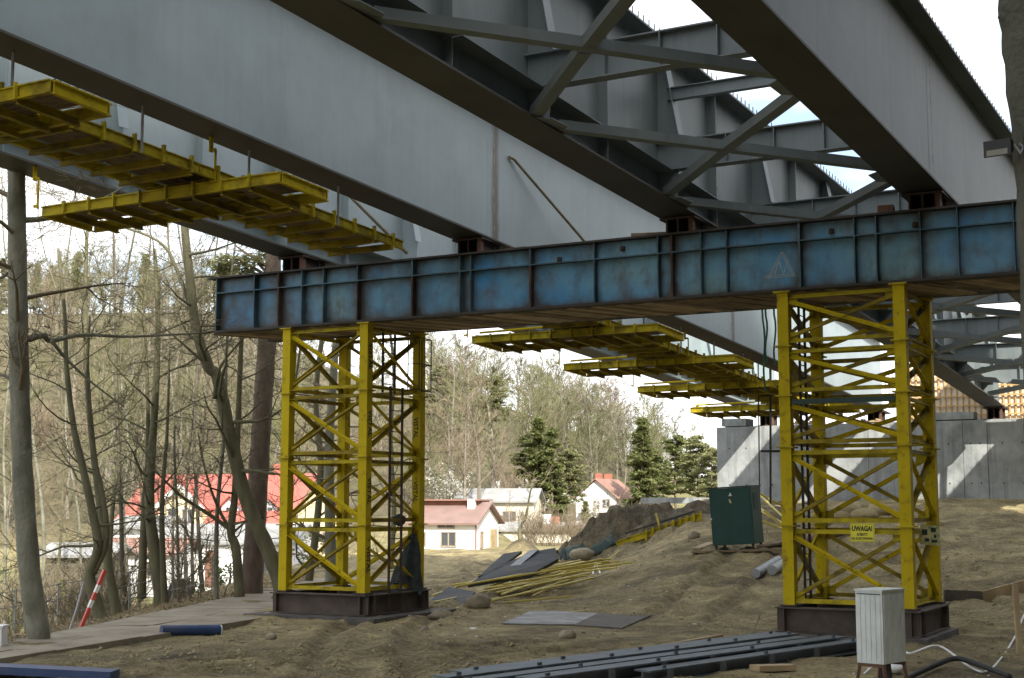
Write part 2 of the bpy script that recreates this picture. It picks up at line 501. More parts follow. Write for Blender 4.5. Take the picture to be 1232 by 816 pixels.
def lettering(name, body, size, m, parent, matrix, depth=.002):
    cu = bpy.data.curves.new(name, 'FONT')
    cu.body = body
    cu.size = size
    cu.align_x, cu.align_y = 'CENTER', 'CENTER'
    cu.extrude = depth
    cu.offset = size * .03
    cu.resolution_u = 2
    t = bpy.data.objects.new(name, cu)
    COL.objects.link(t)
    dg = bpy.context.evaluated_depsgraph_get()
    me = bpy.data.meshes.new_from_object(t.evaluated_get(dg))
    bpy.data.objects.remove(t)
    me.materials.clear()
    me.materials.append(MATS[m])
    o = bpy.data.objects.new(name, me)
    COL.objects.link(o)
    o.parent = parent
    o.matrix_local = matrix
    return o
# ------------------------------------------------------------------ ground: one sheet out to the horizon
def axis(lo, hi, step, far, k=1.16):
    a = list(np.arange(lo, hi + 1e-6, step))
    s = step
    x = hi
    while x < far:
        s *= k; x += s; a.append(x)
    s = step
    x = lo
    pre = []
    while x > -far:
        s *= k; x -= s; pre.append(x)
    return pre[::-1] + a
def road_edge(y):
    left = -11.75 + (y - 28) * .118
    right = -10.5 + (y - 28) * .345 if y < 39.3 else -6.6 + (y - 39.3) * .10
    return left, right
def build_ground():
    xs = axis(-13, 18, .17, 2600, 1.14)
    ys = axis(21, 46, .19, 21.5)[:-1]
    s_ = .19
    ys = [y_ for y_ in ys if y_ >= 21]
    while ys[-1] < 92: s_ = min(.5, s_ * 1.02); ys.append(ys[-1] + s_)
    while ys[-1] < 2800: s_ *= 1.09; ys.append(ys[-1] + s_)
    y_, s_ = 21.0, .3
    while y_ > -2600: s_ *= 1.3; y_ -= s_; ys.insert(0, y_)
    nx, ny = len(xs), len(ys)
    verts, litter, grass, track, heap = [], [], [], [], []
    for y in ys:
        for x in xs:
            verts.append((x, y, gz(x, y)))
            q = x / max(y, 1)
            li = sst(y, 112, 128) * (1 - sst(q, .09, .13) * sst(y, 60, 200) * .85)
            gr = sst(-x, 11.5, 13) * sst(y, 38, 52) * (1 - sst(y, 100, 118)) + .8 * sst(q, .085, .12) * sst(y, 118, 140) + sst(y, 96, 104) * (1 - sst(y, 112, 124)) * .5
            w = sst(-x, 11.0, 12.6) * (1 - sst(y, 50, 58)) * sst(y, 5, 20)
            rd = rut(x, y) if 20 < y < 90 else 9
            heap.append(max(0.0, min(1.0, 1.1 * math.exp(-((x - 10.2) / 3.2) ** 2 - ((y - 71.5) / 4.5) ** 2) + 1.5 * math.exp(-((x - 5.6) / 4.2) ** 2 - ((y - 71.5) / 5.0) ** 2) + .9 * math.exp(-((x - .6) / 1.3) ** 2 - ((y - 88) / 1.5) ** 2) + (.95 * math.exp(-((x + 6.6 + .25 * (y - 30)) / 3.2) ** 2 - ((y - 30.2) / 2.2) ** 2) + .8 * math.exp(-((x - 9.6) / 2.2) ** 2 - ((y - 27.6) / 1.5) ** 2) + .6 * math.exp(-((x - .5) / 3.5) ** 2 - ((y - 33.2) / .8) ** 2)) * (.6 + .9 * noise.fractal(Vector((x * .8, y * .8, 7)), .9, 2, 4)))))
            track.append(max(0.0, 1 - rd / .45) ** .7 * .8)
            litter.append(min(1, li + w)); grass.append(min(1, max(0, gr)))
    faces = []
    for j in range(ny - 1):
        for i in range(nx - 1):
            a = j * nx + i
            faces.append((a, a + 1, a + nx + 1, a + nx))
    me = bpy.data.meshes.new("ground")
    me.from_pydata(verts, [], faces)
    for nm, d in (("litter", litter), ("grass", grass), ("track", track), ("heap", heap)):
        at_ = me.attributes.new(nm, 'FLOAT', 'POINT')
        at_.data.foreach_set("value", d)
    me.polygons.foreach_set("use_smooth", [True] * len(me.polygons))
    m = mat("soil", (.25, .20, .098), (.47, .385, .195), 1.0, .95, .0, 7, dirt=(.105, .082, .043), dirt_amt=.85, dscale=.42, dstretch=(1, 1.0, 1), detail=12)
    n, l = m.node_tree.nodes, m.node_tree.links
    b = n["Principled BSDF"]
    base = b.inputs["Base Color"].links[0].from_socket
    g = n.new("ShaderNodeNewGeometry")
    def mixin(attr, ca, cb, sc):
        nonlocal base
        t = n.new("ShaderNodeTexNoise"); t.inputs["Scale"].default_value = sc; t.inputs["Detail"].default_value = 9
        l.new(g.outputs["Position"], t.inputs["Vector"])
        r = n.new("ShaderNodeValToRGB")
        r.color_ramp.elements[0].position, r.color_ramp.elements[1].position = .35, .65
        r.color_ramp.elements[0].color, r.color_ramp.elements[1].color = (*ca, 1), (*cb, 1)
        l.new(t.outputs["Fac"], r.inputs["Fac"])
        a = n.new("ShaderNodeAttribute"); a.attribute_name = attr
        mx = n.new("ShaderNodeMix"); mx.data_type = 'RGBA'
        l.new(a.outputs["Fac"], mx.inputs["Factor"])
        l.new(base, mx.inputs["A"]); l.new(r.outputs["Color"], mx.inputs["B"])
        base = mx.outputs["Result"]
    mixin("track", (.15, .12, .062), (.31, .25, .135), 1.6)
    mixin("heap", (.062, .05, .027), (.125, .10, .056), 1.2)
    mixin("litter", (.085, .075, .036), (.155, .13, .07), .35)
    mixin("grass", (.13, .14, .045), (.27, .24, .10), .5)
    for sc, lo, hi in ((3.2, .72, 1.25), (13.0, .62, 1.34), (48.0, .7, 1.25)):      # grain of the sand
        t = n.new("ShaderNodeTexNoise"); t.inputs["Scale"].default_value = sc; t.inputs["Detail"].default_value = 8; t.inputs["Roughness"].default_value = .7
        l.new(g.outputs["Position"], t.inputs["Vector"])
        r = n.new("ShaderNodeMapRange"); r.inputs["From Min"].default_value = .34; r.inputs["From Max"].default_value = .66
        r.inputs["To Min"].default_value = lo; r.inputs["To Max"].default_value = hi
        l.new(t.outputs["Fac"], r.inputs["Value"])
        mx = n.new("ShaderNodeMix"); mx.data_type = 'RGBA'; mx.blend_type = 'MULTIPLY'; mx.inputs["Factor"].default_value = 1.0
        l.new(base, mx.inputs["A"]); l.new(r.outputs["Result"], mx.inputs["B"])
        base = mx.outputs["Result"]
    l.new(base, b.inputs["Base Color"])
    prev = None
    for sc, dist, st in ((1.6, .30, 1.0), (7.0, .12, 1.0), (26.0, .045, 1.0)):
        t = n.new("ShaderNodeTexNoise"); t.inputs["Scale"].default_value = sc; t.inputs["Detail"].default_value = 6; t.inputs["Roughness"].default_value = .62
        l.new(g.outputs["Position"], t.inputs["Vector"])
        bp = n.new("ShaderNodeBump"); bp.inputs["Strength"].default_value = st; bp.inputs["Distance"].default_value = dist
        l.new(t.outputs["Fac"], bp.inputs["Height"])
        if prev: l.new(prev.outputs["Normal"], bp.inputs["Normal"])
        prev = bp
    l.new(prev.outputs["Normal"], b.inputs["Normal"])
    me.materials.append(m)
    o = bpy.data.objects.new("ground", me)
    COL.objects.link(o)
    tag(o, kind="structure")
build_ground()
def clods():                                             # loose clods of soil over the churned sand
    r = random.Random(17)
    mb = MB()
    for i in range(16000):
        y = 23 + 45 * r.random() ** 1.4
        x = r.uniform(-.33, .4) * y
        l0, l1 = road_edge(min(y, 57.0))
        if l0 - .5 < x < l1 + .25 or x < l0: continue
        q = noise.noise(Vector((x * .35, y * .35, 2.0)))
        if r.random() > .35 + q * 1.3: continue
        s = r.uniform(.012, .05) * (1.6 if r.random() < .07 else 1)
        z = gz(x, y) + s * .15
        p = [(x + s * r.uniform(.7, 1.2) * math.cos(t), y + s * r.uniform(.7, 1.2) * math.sin(t), z + s * r.uniform(-.3, .3)) for t in (0, 1.57, 3.14, 4.71)]
        mb.add(p + [(x, y, z + s * r.uniform(.5, .9)), (x, y, z - s)], [(0, 1, 4), (1, 2, 4), (2, 3, 4), (3, 0, 4), (1, 0, 5), (2, 1, 5), (3, 2, 5), (0, 3, 5)])
    mat("clod", (.2, .165, .085), (.36, .3, .16), 3, .95, .4)
    tag(mb.build("soil_clods", "clod"), kind="stuff")

# unseen cloud, its outline shaped to shade the building site
def build_cloud():
    mat("cloud_white", (.8, .8, .82), (.85, .85, .86), .02, 1.0)
    bm = bmesh.new()
    H = 230.0
    off = sun_to * (H / sun_to.z)
    r2 = random.Random(3)
    def edge(x):
        if x < -11.0: return 44.0
        return min(82.0, max(40.0, CLOUD_EDGE - 1.23 * (x - 18.7)))
    def room(px, py):
        return min([e - py if abs(qx - px) < .5 else math.hypot(qx - px, max(0.0, e - py)) for qx, e in EDGE])
    EDGE = [(q * 1.0, edge(q)) for q in range(-95, 131)]
    y = -92.0
    while y < 90:
        x = -76.0
        while x < 112:
            px, py = x + r2.uniform(-2, 2), y + r2.uniform(-2, 2)
            rm = room(px, py) if py < edge(px) else 0
            if rm > 4.5:
                s = min(9.5, rm + .8)
                mtx = Matrix.Translation(Vector((px + off.x, py + off.y, H + r2.uniform(-1, 4)))) @ Matrix.Diagonal((s, s, s * .42, 1))
                bmesh.ops.create_icosphere(bm, subdivisions=2, radius=1, matrix=mtx)
            x += 7
        y += 7
    for v in bm.verts:
        d = noise.fractal(v.co * .09, 1.0, 2.0, 4)
        v.co += Vector((d * .9, d * .9, d * .9))
    me = bpy.data.meshes.new("cloud"); bm.to_mesh(me); bm.free()
    me.materials.append(MATS["cloud_white"])
    me.polygons.foreach_set("use_smooth", [True] * len(me.polygons))
    o = bpy.data.objects.new("cloud", me); COL.objects.link(o); tag(o, kind="structure")
CLOUD_EDGE = 57.5
build_cloud()
clods()
def chips():                                             # wood chips, offcuts and paper scraps trodden into the sand
    r = random.Random(29)
    mb = MB()
    for i in range(420):
        y = 24 + 44 * r.random() ** 1.2
        x = r.uniform(-.2, .38) * y
        if x < road_edge(min(y, 57.0))[1] + .3: continue
        mb.cur = r.choice((0, 0, 0, 1, 2))
        a, l = r.uniform(0, 6.28), r.uniform(.03, .11) * (2.2 if r.random() < .08 else 1)
        mb.box((x, y, gz(x, y) + .012), (l, l * r.uniform(.2, .7), .022), a)
    tag(mb.build("wood_chips", ["pale_wood", "plank_wood", "white_plastic"]), kind="stuff")
chips()

# concrete slab road on the left: each slab a piece of its own
road = bpy.data.objects.new("slab_road", None); COL.objects.link(road); tag(road, kind="structure")
y = 24.5
rr = random.Random(5)
while y < 58:
    dy = 3.0
    for half in (0, 1):
        (l0, r0), (l1, r1) = road_edge(y + .02), road_edge(y + dy - .02)
        m0, m1 = (l0 + r0) / 2, (l1 + r1) / 2
        a0, b0, a1, b1 = (l0, m0 - .015, l1, m1 - .015) if half == 0 else (m0 + .015, r0, m1 + .015, r1)
        dz = [rr.uniform(-.012, .018) for _ in range(4)]
        zs = [max(gz0(px, py), -3.12) + .06 + d for (px, py), d in zip(((a0, y + .02), (b0, y + .02), (b1, y + dy - .02), (a1, y + dy - .02)), dz)]
        top = [Vector((a0, y + .02, zs[0])), Vector((b0, y + .02, zs[1])), Vector((b1, y + dy - .02, zs[2])), Vector((a1, y + dy - .02, zs[3]))]
        MB().hexa([p - Vector((0, 0, .3)) for p in top] + top).build("slab", "slab_concrete", road)
    y += dy
# ------------------------------------------------------------------ the two twin-girder spans
A0, A1 = -6.0, 76.4
FRAMES = [-1.5, 5.1, 11.7, 18.3, 24.9, 31.5, 38.1, 44.7, 51.3, 57.9, 64.5, 71.1]
PLAIN = [a + 3.3 for a in FRAMES]
HG = 4.0
def sweep(mb, l0, l1, h0, h1, a0, a1, step=6.0):         # plate along the girder, following the bend
    n = max(1, int(math.ceil((a1 - a0) / step)))
    ring = []
    for i in range(n + 1):
        a = a0 + (a1 - a0) * i / n
        ring.append([W(a, l0, h0), W(a, l1, h0), W(a, l1, h1), W(a, l0, h1)])
    o = len(mb.v)
    for r in ring: mb.v += [tuple(p) for p in r]
    fs = [(0, 1, 2, 3), tuple(n * 4 + k for k in (3, 2, 1, 0))]
    for i in range(n):
        for k in range(4):
            a, b = i * 4 + k, i * 4 + (k + 1) % 4
            fs.append((a, b, b + 4, a + 4))
    mb.f += [tuple(i + o for i in q) for q in fs]
    mb.m += [mb.cur] * len(fs)
    return mb

STAIN = {-20: 1.7, -8: .8, -26: .6, -14: .7}
def girder(span, l, side, name_label, welds):
    """one plate girder; side = +1 carries its stiffeners on the right face, -1 on the left"""
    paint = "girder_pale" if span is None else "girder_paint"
    g = MB()
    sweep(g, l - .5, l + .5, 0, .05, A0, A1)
    if span is None:
        gd = thing("bridge_girder", W(33, l, 0), name_label, "girder", "single steel bridge girders on the left")
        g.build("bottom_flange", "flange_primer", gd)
    else:
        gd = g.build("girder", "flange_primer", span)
        gd["label"] = name_label
    cuts = [A0] + welds + [A1]
    for i in range(len(cuts) - 1):
        sweep(MB(), l - .012, l + .012, .05, HG - .05, cuts[i] + (.006 if i else 0), cuts[i + 1] - .006).build("web_plate", paint, gd)
    for w in welds:
        for s_ in ((1,) if l < -20.5 or l > -14.5 else (1,)):
            mb = MB(); nz, na, dv = 14, 12, []
            for iz in range(nz + 1):
                for ia in range(na + 1):
                    a_ = w - .35 + .8 * ia / na
                    h_ = .054 + (HG - .108) * iz / nz
                    mb.v.append(tuple(W(a_, l + .016, h_)))
                    k_ = abs(a_ - w - .06) / .36
                    dv.append(max(0, 1 - k_) ** 1.3 * (.75 - .35 * abs(iz / nz - .35)) * STAIN.get(round(l), .6) if 0 < ia < na else 0)
            for iz in range(nz):
                for ia in range(na):
                    q = iz * (na + 1) + ia
                    mb.f.append((q, q + 1, q + na + 2, q + na + 1)); mb.m.append(0)
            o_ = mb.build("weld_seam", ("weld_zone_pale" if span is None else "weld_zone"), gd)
            o_.data.attributes.new("dirt", 'FLOAT', 'POINT').data.foreach_set("value", dv)
        mb = MB()
        for k in range(7):
            h = .5 + k * .48
            hl = rng.uniform(.05, .45)
            j = rng.uniform(-.03, .03); sweep(mb, l + .017, l + .021, h, h + hl, w - .006 + j, w + .016 + j)
        mb.build("chalk_line", "weld_white", gd)
    sweep(MB(), l - .45, l + .45, HG - .05, HG, A0, A1).build("top_flange", paint, gd)
    ms = MB()
    a = 8.0
    while a < A1:
        for dl in (-.34, .34):
            p = W(a, l + dl, HG)
            ms.tube([p, p + Vector((0, 0, .25))], .017, 4)
        a += .31
    tag(ms.build("shear_stud", "rust_dark", gd), kind="stuff")
    s = side
    def L(d): return l + s * d
    for a in FRAMES:
        mb = MB()
        # tapered plate and its face plate
        mb.prism([W(a, L(.012), .05), W(a, L(.5), .05), W(a, L(.62), 1.6), W(a, L(.18), HG - .05), W(a, L(.012), HG - .05)], E1 * .02)
        f0, f1 = W(a, L(.64), 1.6), W(a, L(.2), HG - .05)
        mb.bar(f0 + E1 * .01, f1 + E1 * .01, .02, .34, E1)
        mb.build("frame_stiffener", paint, gd)
    for a in PLAIN:
        sweep(MB(), L(.012), L(.24), .05, HG - .05, a, a + .02).build("web_stiffener", paint, gd)
    for a in FRAMES[:-1]:
        sweep(MB(), L(.013), L(.46), .79, .81, a + .03, a + 3.29).build("longitudinal_stiffener", paint, gd)
        sweep(MB(), L(.013), L(.46), .79, .81, a + 3.33, a + 6.58).build("longitudinal_stiffener", paint, gd)
    return gd

def cross_members(span, la, lb):
    for a in FRAMES:
        p, q = W(a + .01, la + .64, 1.19), W(a + .01, lb - .64, 1.19)
        MB().ibeam(W(a + .01, la + .02, 1.19), W(a + .01, lb - .02, 1.19), .34, .74, .03, .018).build("cross_beam", "girder_paint", span)
        for f in (.25, .5, .75):
            MB().box(p.lerp(q, f), (.02, .32, .67), -YAW).build("cross_beam_stiffener", "girder_paint", span)
    for a, b in zip(FRAMES, FRAMES[1:]):
        zz = .02
        MB().bar(W(a + .45, la + .45, .16), W(b - .55, lb - .45, .16), .26, .2).build("lateral_brace", "girder_paint", span)
        mid = W((a + b) / 2, (la + lb) / 2, .16)
        p, q = W(a + .55, lb - .45, .16), W(b - .45, la + .45, .16)
        d = (q - p).normalized() * .16
        MB().bar(p, mid - d, .26, .2).build("lateral_brace", "girder_paint", span)
        MB().bar(mid + d, q, .26, .2).build("lateral_brace", "girder_paint", span)
    for a in FRAMES:
        for l, s in ((la, 1), (lb, -1)):
            c = W(a, l + s * .55, .045)
            MB().prism([c + E1 * -.62 - LAT * s * .1, c + E1 * .62 - LAT * s * .1, c + E1 * .35 + LAT * s * .22, c - E1 * .35 + LAT * s * .22], (0, 0, .02)).build("gusset_plate", "girder_paint", span)
    for a in (31.5,):
        MB().ibeam(W(a, la + .3, 2.75), W(a, lb - .3, 2.75), .2, .32, .02, .014).build("upper_strut", "girder_paint", span)

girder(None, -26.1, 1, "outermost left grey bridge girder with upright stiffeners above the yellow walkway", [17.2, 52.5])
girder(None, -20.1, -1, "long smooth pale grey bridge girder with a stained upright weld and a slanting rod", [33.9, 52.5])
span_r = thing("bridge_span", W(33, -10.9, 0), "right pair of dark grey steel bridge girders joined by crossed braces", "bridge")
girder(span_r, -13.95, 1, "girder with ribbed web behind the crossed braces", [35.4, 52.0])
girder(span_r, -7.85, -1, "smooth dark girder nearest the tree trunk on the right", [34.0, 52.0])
cross_members(span_r, -13.95, -7.85)

# slanting rods on the girder faces
solo(MB().tube([W(34.7, -20.05, 2.85), W(34.9, -20.0, 2.83), W(40.5, -19.2, .1)], .045, 6), "tie_rod", "rod_brown", "thin brownish rod slanting down the pale girder face to the blue beam", "rod")
solo(MB().tube([at(421, 236, 40.5), at(490, 305, 41.5)], .05, 6), "tie_rod", "rod_brown", "thin brownish rod slanting under the pale girder above the blue beam", "rod")

# ------------------------------------------------------------------ blue trestle beam
beam = thing("trestle_beam", T(-16, 1.5, 5.08), "long stained blue steel beam with upright ribs carried on two yellow towers", "beam")
XL, XR = -27.55, 1.5
ST = [27.53, 26.12, 25.24, 24.4, 23.64, 22.47, 20.65, 19.14, 18.8, 16.99, 15.14, 13.38, 13.01, 12.24, 11.57, 9.75, 8.43, 7.92, 6.91, 6.08, 4.87, 3.6, 2.3, 1.0]
DIRTY = (0, 2, 5, 6, 7, 9, 12, 15, 18)
for y0, front in ((0.0, True), (2.52, False)):
    MB().box(T((XL + XR) / 2, y0 + .2, 6.73), (XR - XL + .6, .42, .05), CR).build("top_flange", "soot_steel", beam)
    MB().box(T((XL + XR) / 2, y0 + .2, 5.11), (XR - XL, .42, .06), CR).build("bottom_flange", "soot_steel", beam)
    if not front:
        MB().box(T((XL + XR) / 2, y0 + .22, 5.9225), (XR - XL, .03, 1.555), CR).build("web_plate", "trestle_blue", beam)
    else:
        mb, dv, nx_, nz_ = MB(), [], 330, 16
        for iz in range(nz_ + 1):
            for ix in range(nx_ + 1):
                x_, z_ = XL + (XR - XL) * ix / nx_, 5.145 + 1.555 * iz / nz_
                mb.v.append(tuple(T(x_, .205, z_)))
                d_ = .62 * math.exp(-(z_ - 5.14) / .11) + .5 * math.exp(-(6.71 - z_) / .10) + .35 * (math.exp(-(6.27 - z_) / .07) if z_ < 6.27 else 0)
                for i_, s_ in enumerate(ST):
                    e_ = abs(x_ + s_)
                    d_ += (.75 if i_ in DIRTY else .34) * math.exp(-e_ / (.16 if i_ in DIRTY else .08))
                d_ += .3 * sst(-x_, 14, 30)
                dv.append(min(1.0, d_))
        for iz in range(nz_):
            for ix in range(nx_):
                q = iz * (nx_ + 1) + ix
                mb.f.append((q, q + 1, q + nx_ + 2, q + nx_ + 1)); mb.m.append(0)
        n0 = len(mb.v)
        mb.v += [tuple(Vector(v) + CY * .03) for v in mb.v]
        dv += dv
        mb.f += [tuple(i + n0 for i in reversed(f)) for f in list(mb.f)]; mb.m += [0] * (nx_ * nz_)
        wo = mb.build("web_plate", "trestle_blue", beam)
        wo.data.attributes.new("dirt", 'FLOAT', 'POINT').data.foreach_set("value", dv)
    if front:
        MB().box(T((XL + XR) / 2, y0 + .115, 6.27), (XR - XL - .02, .175, .028), CR).build("rib", "trestle_rib", beam)
ST = [27.53, 26.12, 25.24, 24.4, 23.64, 22.47, 20.65, 19.14, 18.8, 16.99, 15.14, 13.38, 13.01, 12.24, 11.57, 9.75, 8.43, 7.92, 6.91, 6.08, 4.87, 3.6, 2.3, 1.0]
for i, s in enumerate(ST):
    w = .05 if i in (2, 6, 9, 12, 15) else .028
    MB().box(T(-s, .112, 5.698), (w, .18, 1.11), CR).build("stiffener", "rust_dark" if i in (2, 5, 6, 9, 12) else "trestle_rib", beam)
    MB().box(T(-s, .112, 6.495), (w, .18, .41), CR).build("stiffener", "rust_dark" if i in (2, 12) else "trestle_rib", beam)
for s in (27.5, 23.4, 20.5, 16.0, 11.0, 6.5, 2.0):
    MB().box(T(-s, 1.47, 5.9), (.03, 2.46, 1.4), CR).build("diaphragm", "soot_steel", beam)
x = XL + .25
pls = [MB().box((0, 0, 0), (.245 + .03 * i, 2.62, .05)).build("plank", m_, beam, local=True) for i, m_ in enumerate(("plank_wood", "plank_pale", "plank_wood"))]
pk = random.Random(4)
first = 0
while x < XR - .2:
    loc = T(x, 1.47, 5.10 + rng.uniform(-.012, .012)) - beam.location
    pl = pk.choice(pls)
    if first < 3: pl = pls[first]; pl.location = loc; pl.rotation_euler = (0, 0, CR - .45); first += 1
    else: share(pl, "plank", beam, loc, CR - .45 + pk.uniform(-.02, .02))
    x += .36
mb = MB()                                                # chalk triangle scribbled on the web
def chalk(a, b): mb.bar(T(a[0], .2, a[1]), T(b[0], .2, b[1]), .007, .006, CY)
for j in range(3):
    d = .03 * j
    chalk((-10.62 + d, 5.42), (-10.25 + d, 6.06)); chalk((-10.25 + d, 6.06), (-9.98 + d, 5.46)); chalk((-10.68, 5.46 + d), (-9.92, 5.44 + d))
    chalk((-10.42, 5.5 + d), (-10.3, 5.86)); chalk((-10.3, 5.86 - d), (-10.2, 5.5)); chalk((-10.2, 5.5 + d), (-10.12, 5.74))
mb.build("chalk_mark", "chalk", beam)
for px, py, pz in ((-7.05, .2, 6.42), (-9.0, .2, 6.45), (-14.4, .2, 6.5), (-16.2, .2, 6.37)):
    mb = MB(); mb.box(T(px, py - .03, pz), (.12, .05, .12), CR); mb.tube([T(px, py - .06, pz - .04), T(px + .02, py - .12, pz - .05), T(px + .02, py - .12, pz + .06)], .015, 5)
    mb.build("lifting_lug", "rust_dark", beam)

# bearing blocks between beam and girders
def bearing(c, zt, label, rz, group, wx=.8, wy=1.1):
    zb = c.z
    t = thing("bearing_block", c, label, "bearing", group, rz)
    h = zt - zb
    MB().box((0, 0, .02), (wx, wy, .04)).build("base_plate", "rust_dark", t, local=True)
    MB().box((0, 0, h - .025), (wx, wy, .05)).build("top_plate", "rust_dark", t, local=True)
    for sx in (-.3, 0, .3):
        MB().box((sx, 0, h / 2), (.05, wy - .1, h - .09)).build("web_plate", "rust_dark", t, local=True)
    MB().box((0, wy * .2, h / 2), (wx * .8, .06, h - .092)).build("core_plate", "soot_steel", t, local=True)
    MB().box((.36, -wy / 2 + .12, h / 2), (.1, .16, h - .09)).build("corner_post", "rust_red", t, local=True)
    return t
names = ["rusty steel block under the outermost left girder on the blue beam", "rusty steel block under the smooth pale girder on the blue beam",
         "rusty steel block under the ribbed girder on the blue beam", "rusty steel block under the dark right girder on the blue beam"]
for l, s, nm in ((-26.1, 25.6, 0), (-20.1, 19.3, 1), (-13.95, 13.0, 2), (-7.85, 6.7, 3)):
    a = (CK + 1.2 - CY.dot(LAT) * l) / CY.dot(E1)
    p = W(a, l, 0)
    bearing(Vector((p.x, p.y, 6.757)), p.z + .0, names[nm], CR, "bearing blocks on the blue beam", .95, 1.3)
# timber odds and ends lying on the beam
for (x0, y0, z0, sx, sy, sz, rz, lb) in ((-13.75, .4, 6.77, .9, .3, .1, .25, "brown timber block lying on the blue beam before the ribbed girder"),
                                         (-17.9, .5, 6.765, 1.3, .28, .07, -.1, "weathered plank lying on the blue beam right of a bearing block"),
                                         (-7.75, .4, 6.77, .36, .3, .2, .1, "small red brown block on the blue beam left of the right bearing")):
    solo(MB().box(T(x0, y0, z0 + sz / 2), (sx, sy, sz), CR + rz), "timber_block", "plank_wood" if sz < .15 else "rust_red", lb, "timber")

# ------------------------------------------------------------------ yellow towers
def tower(name_label, x0, x1, y0, y1, zb, cuts, word):
    """x0..x1, y0..y1: leg centres in trestle axes; cuts: heights of the joints"""
    c = T((x0 + x1) / 2, (y0 + y1) / 2, zb)
    t = thing("support_tower", c, name_label, "tower", "yellow lattice towers under the blue beam", CR)
    hx, hy = (x1 - x0) / 2, (y1 - y0) / 2
    zt = 5.08 - zb
    lw = .27
    for i, (sx, sy) in enumerate(((-1, -1), (1, -1), (1, 1), (-1, 1))):
        px, py = sx * hx, sy * hy
        mb = MB()                                        # angle leg with both faces closed by inner plates
        mb.box((px, py, zt / 2), (lw, lw, zt - .07))
        lg = mb.build("leg", "yellow_paint", t, local=True)
        for z in [0] + cuts + [zt]:
            zz = min(max(z, .02), zt - .02)
            MB().box((px, py, zz), (lw + .14, lw + .14, .035)).build("joint_plate", "yellow_old" if z else "rust_dark", lg, local=True)
        if word and sx > 0 and sy < 0:
            for za, zc in zip([0] + cuts, cuts + [zt]):
                m = Matrix.Translation((px + lw / 2 + .002, py + .02, (za + zc) / 2)) @ Matrix(((0, 0, 1, 0), (0, 1, 0, 0), (-1, 0, 0, 0), (0, 0, 0, 1)))
                lettering("lettering", word, .24, "ink_black", lg, m)
        if word and sx > 0 and sy > 0:
            for za, zc in zip(cuts[:2], cuts[1:] + [zt]):
                m = Matrix.Translation((px - .02, py - lw / 2 - .002, (za + zc) / 2)) @ Matrix(((0, 1, 0, 0), (0, 0, -1, 0), (-1, 0, 0, 0), (0, 0, 0, 1)))
                lettering("lettering", word, .2, "ink_black", lg, m)
    levels = [0] + cuts + [zt]
    corner = [(-hx, -hy), (hx, -hy), (hx, hy), (-hx, hy)]
    for k in range(4):
        (ax, ay), (bx, by) = corner[k], corner[(k + 1) % 4]
        d = Vector((bx - ax, by - ay, 0)).normalized()
        n = Vector((d.y, -d.x, 0))                       # outward
        A, B = Vector((ax, ay, 0)) + d * (lw / 2), Vector((bx, by, 0)) - d * (lw / 2)
        for i, (za, zc) in enumerate(zip(levels, levels[1:])):
            up = Vector((0, 0, 1))
            for z in (za + .13, zc - .13):
                MB().angle(A + up * z, B + up * z, .1, .016, up, 1).build("strut", "yellow_dull" if (i + k) % 3 == 2 else "yellow_old", t, local=True)
            e = .24
            for q, s_ in ((A, 1), (B, -1)):
                for z in (za + e, zc - e):
                    MB().bar(q + up * z - d * s_ * .02 - n * .01, q + up * z + d * s_ * .2 - n * .01, .012, .2, up).build('gusset_plate', 'yellow_old', t, local=True)
            MB().angle(A + up * (zc - e) + n * .03, B + up * (za + e) + n * .03, .1, .014, up).build("diagonal", "yellow_paint", t, local=True)
            MB().angle(A + up * (za + e) - n * .05, B + up * (zc - e) - n * .05, .1, .014, up).build("diagonal", "yellow_dull", t, local=True)
    return t
ZL, ZR = -2.42, -2.34
tw_l = tower("left yellow lattice tower lettered on its front leg", -24.93, -22.25, .2, 2.98, ZL, [1.87, 3.76, 5.60], "VISTAL")
tw_r = tower("right yellow lattice tower with a warning sign behind the grey cabinet", -10.2, -7.45, .18, 2.85, ZR, [1.86, 3.7, 4.92, 6.1], "")
solo(MB().bar(T(-10.0, .02, 2.42), T(-7.6, .02, 2.42), .05, .12), "cross_bar", "container_trim", "dark green bar across the front of the right tower", "bar")

def base_frame(label, x0, x1, y0, y1, zt, h, mname):
    c = T((x0 + x1) / 2, (y0 + y1) / 2, zt - h)
    t = thing("tower_base", c, label, "base", "steel base frames of the towers", CR)
    hx, hy = (x1 - x0) / 2 + .28, (y1 - y0) / 2 + .28
    w = .34
    up = Vector((0, 0, h / 2))
    for sy in (-1, 1):
        MB().ibeam(Vector((-hx, sy * hy - sy * .12, 0)) + up, Vector((hx, sy * hy - sy * .12, 0)) + up, w, h, .03, .02).build("base_beam", mname, t, local=True)
    for sx in (-1, 1):
        MB().ibeam(Vector((sx * hx - sx * .12, -hy + .3, 0)) + up, Vector((sx * hx - sx * .12, hy - .3, 0)) + up, w, h - .004, .03, .02).build("base_beam", mname, t, local=True)
    for sx in (-1, 1):
        for sy in (-1, 1):
            MB().box((sx * (hx - .2), sy * (hy - .03), h / 2), (.03, .13, h - .07)).build("web_stiffener", mname, t, local=True)
            MB().box((sx * (hx - .03), sy * (hy - .42), h / 2), (.13, .03, h - .08)).build("web_stiffener", mname, t, local=True)
    return t
base_frame("dark steel base frame under the left yellow tower", -24.93, -22.25, .2, 2.98, ZL - .01, .56, "base_rust")
base_frame("dark steel base frame under the right yellow tower", -10.2, -7.45, .18, 2.85, ZR - .01, .58, "base_rust")
pl_t = thing("plinth", T(-23.7, 1.5, -3.3), "row of dark concrete slabs bedding the base of the left tower", "plinth")
